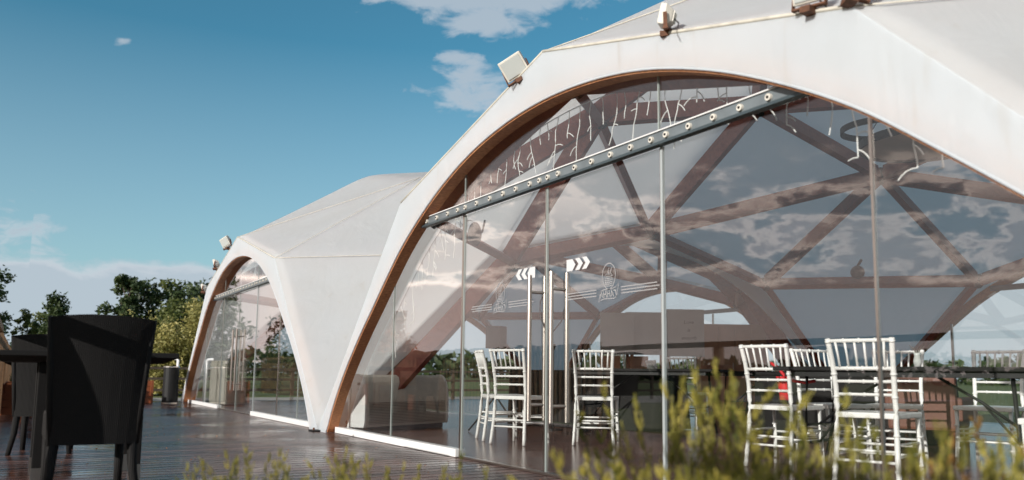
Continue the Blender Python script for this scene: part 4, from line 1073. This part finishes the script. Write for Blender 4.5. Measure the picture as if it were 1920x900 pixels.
tree((-30.2, 4.1, G0), 2.6, 1.5, 'yellow green willow bush, left one behind the bin', M_LF_WIL, 'willow_bush', seed=6, shape='willow', nl=9000, leaf=.06, trunk=0, group='willow bushes beyond the deck', cat='bush')
tree((-29.4, 5.4, G0), 3.2, 1.5, 'taller yellow green willow bush against the white arch of the farther tent', M_LF_WIL, 'willow_bush', seed=7, shape='willow', nl=10000, leaf=.06, trunk=0, group='willow bushes beyond the deck', cat='bush')
tree((-30.5, 2.9, G0), 1.6, 1.2, 'low yellow green willow bush hidden behind the nearest chair', M_LF_WIL, 'willow_bush', seed=8, shape='willow', nl=5000, leaf=.06, trunk=0, group='willow bushes beyond the deck', cat='bush')
tree((-30.0, 6.8, G0), 3.0, 1.5, 'willow bush seen through the farther tent', M_LF_WIL, 'willow_bush', seed=28, shape='willow', nl=6000, leaf=.06, trunk=0, group='willow bushes beyond the deck', cat='bush')
tree((-43, -2.1, G0), 5.6, 1.5, 'dark tree cut off by the left edge of the photo', M_LF_DARK, seed=9, nl=4200, leaf=.10, trunk=.15)
tree((-49, 1.35, G0), 4.6, 1.2, 'dark cone-shaped tree left of the nearest chair', M_LF_DARK, 'conical_tree', seed=10, shape='cone', nl=5000, leaf=.10, trunk=.05)
tree((-44, .05, G0), 3.5, .55, 'slim pale green birch right of the cut-off tree', M_LF_MID, 'birch_tree', seed=11, nl=2200, leaf=.08, trunk=.1)
tree((-52, .9, G0), 3.9, .9, 'pale green birch close left of the cone-shaped tree', M_LF_MID, 'birch_tree', seed=12, nl=2600, leaf=.09, trunk=.1)
tree((-40, -9.8, G0), 4.1, 1.5, 'orange autumn tree mirrored in the left glass', M_LF_RED, seed=13, nl=6000, leaf=.09, trunk=.15)
for i, (x, y, h) in enumerate(((-60, -3, 4.2), (-60, 9, 4.0), (-56, -10, 4.5))):
    tree((x, y, G0), h, 2.6, ('low broad tree at the far left horizon', 'broad tree on the horizon behind the willow', 'broad dark tree standing beyond the fence')[i], M_LF_MID if i % 2 else M_LF_DARK, seed=20+i, nl=3600, leaf=.14, trunk=0)
# far woods all around, one mass
rng = random.Random(77); P = []
for k in range(16000):
    a = rng.uniform(0, 2*math.pi); h = 4.0+2.5*noise.noise(Vector((math.cos(a)*9, math.sin(a)*9, 3.3)))+1.6*noise.noise(Vector((math.cos(a)*31, math.sin(a)*31, 1.3))); d = rng.uniform(150, 165)
    P.append(Vector((math.cos(a)*d, math.sin(a)*d, rng.random()*max(1.2, h))))
V, Fc = leaf_cloud(P, 1.1, rng); me = bpy.data.meshes.new('woods'); me.from_pydata(V, [], Fc); me.materials.append(M_LF_DARK); o = bpy.data.objects.new('distant_woods', me); COL.objects.link(o)
o['kind'] = 'stuff'; o['label'] = 'low belt of dark woods along the horizon'; o['category'] = 'woods'

def juniper_mesh(seed, nspray, ht, rad):
    rng = random.Random(seed); V = []; Fc = []; SV = bmesh.new()
    def needle(p, d, L, w):
        s = d.cross(Vector((rng.uniform(-1, 1), rng.uniform(-1, 1), rng.uniform(-1, 1)))).normalized()*w; i = len(V)
        V.extend([tuple(p-s*.6), tuple(p+d*L*.5-s), tuple(p+d*L), tuple(p+d*L*.5+s), tuple(p+s*.6)]); Fc.append((i, i+1, i+2, i+3, i+4))
    for k in range(nspray):
        a = rng.uniform(0, 6.283); lean = rng.uniform(.05, 1.0)**.8; L = ht*rng.uniform(.55, 1.0)*(1-.25*lean)
        d = Vector((math.cos(a)*lean*rad/ht*1.2, math.sin(a)*lean*rad/ht*1.2, 1)).normalized(); p = Vector((math.cos(a)*.08, math.sin(a)*.08, 0)); stem = [p.copy()]; n = 12
        for i in range(n):
            d = (d+Vector((rng.uniform(-.16, .16), rng.uniform(-.16, .16), .02))).normalized(); p = p+d*L/n; stem.append(p.copy())
            if i >= 2:
                for _ in range(3):
                    td = (d*1.3+Vector((rng.uniform(-1, 1), rng.uniform(-1, 1), rng.uniform(-.1, .5)))).normalized(); tl = L*.19*rng.uniform(.5, 1.1)*(1.25-i/n); q = p.copy(); m_ = 7
                    for j in range(m_):
                        td = (td+d*.16).normalized(); q = q+td*tl/m_
                        for _2 in range(4): needle(q, (td+Vector((rng.uniform(-.5, .5), rng.uniform(-.5, .5), rng.uniform(-.4, .5)))).normalized(), .012*rng.uniform(.7, 1.4)*(1.15-.06*j), .0012)
        for _3 in range(10): needle(p, (d+Vector((rng.uniform(-.5, .5), rng.uniform(-.5, .5), 0))).normalized(), .018, .002)
        tube(SV, stem, [.005*(1-.8*i/n) for i in range(n+1)], 4)
    me = bpy.data.meshes.new('foliage'); me.from_pydata(V, [], Fc); me.materials.append(M_JUN)
    sm = bpy.data.meshes.new('stems'); SV.to_mesh(sm); SV.free(); sm.materials.append(M_BARK); return me, sm
JM_R = juniper_mesh(41, 40, .66, .34); JM_R[0].materials.clear(); JM_R[0].materials.append(M_JUN2)
JM = [juniper_mesh(31, 100, .74, .36), juniper_mesh(32, 90, .74, .36), juniper_mesh(33, 30, .68, .22), JM_R]
def juniper(x, y, s, k, rz, label, sz=None):
    r = thing('juniper_shrub', label, 'shrub', (x, y, -.02), rz, 'juniper shrubs in the foreground bed')
    for nm, me in zip(('foliage', 'stem'), JM[k]):
        o = bpy.data.objects.new(nm, me); COL.objects.link(o); o.parent = r
    r.scale = (s, s, sz if sz else s)
def at(px, d):   # ground point seen d metres ahead under picture column px
    r = (px-960)/FPX*d; return (F0.x*d+R0.x*r, F0.y*d+R0.y*r)
juniper(-1.48, 1.37, 1.02, 0, .3, 'tall feathery juniper in front of the thick white mullion')
juniper(-1.20, 1.40, .86, 1, 1.3, 'juniper in front of the chair with the red scarf')
juniper(-1.02, 1.52, .96, 1, 2.6, 'juniper in front of the largest white chair')
juniper(-.90, 1.68, .84, 0, 4.0, 'juniper in the bottom right corner of the photo')
juniper(-1.20, 1.20, .76, 0, 5.1, 'low juniper nearest the camera, right of centre')
juniper(-.95, 1.34, .80, 1, 3.3, 'low juniper nearest the camera, towards the right corner')
juniper(-1.85, 1.44, .64, 2, .9, 'sparse juniper sprigs just left of the large junipers')
juniper(-2.37, 1.17, .76, 2, 2.0, 'upright juniper sprigs at the bottom middle')
juniper(-2.42, .90, .66, 0, 3.7, 'low juniper at the bottom left of centre')
juniper(-2.66, .62, .66, 0, 5.0, 'low juniper just right of the nearest wicker chair')
juniper(-.99, 1.84, .98, 3, 1.9, 'rust tipped juniper at the right edge of the photo')
rng = random.Random(4); V = []; Fc = []
for k in range(150):
    x = rng.uniform(-12, -3.6); y = rng.uniform(.2, 3.0); a = rng.uniform(0, 6.3); q = rng.uniform(.006, .017); i = len(V); z = .004
    V += [(x+q*math.cos(a), y+q*math.sin(a), z+rng.random()*.01), (x-q*.5*math.sin(a), y+q*.5*math.cos(a), z), (x-q*math.cos(a), y-q*math.sin(a), z+rng.random()*.008), (x+q*.5*math.sin(a), y-q*.5*math.cos(a), z)]
    Fc.append((i, i+1, i+2, i+3))
me = bpy.data.meshes.new('litter'); me.from_pydata(V, [], Fc); me.materials.append(M_LF_RED); o = bpy.data.objects.new('leaf_litter', me); COL.objects.link(o)
o['kind'] = 'stuff'; o['label'] = 'small dry leaves and specks scattered on the wet deck'; o['category'] = 'leaf litter'
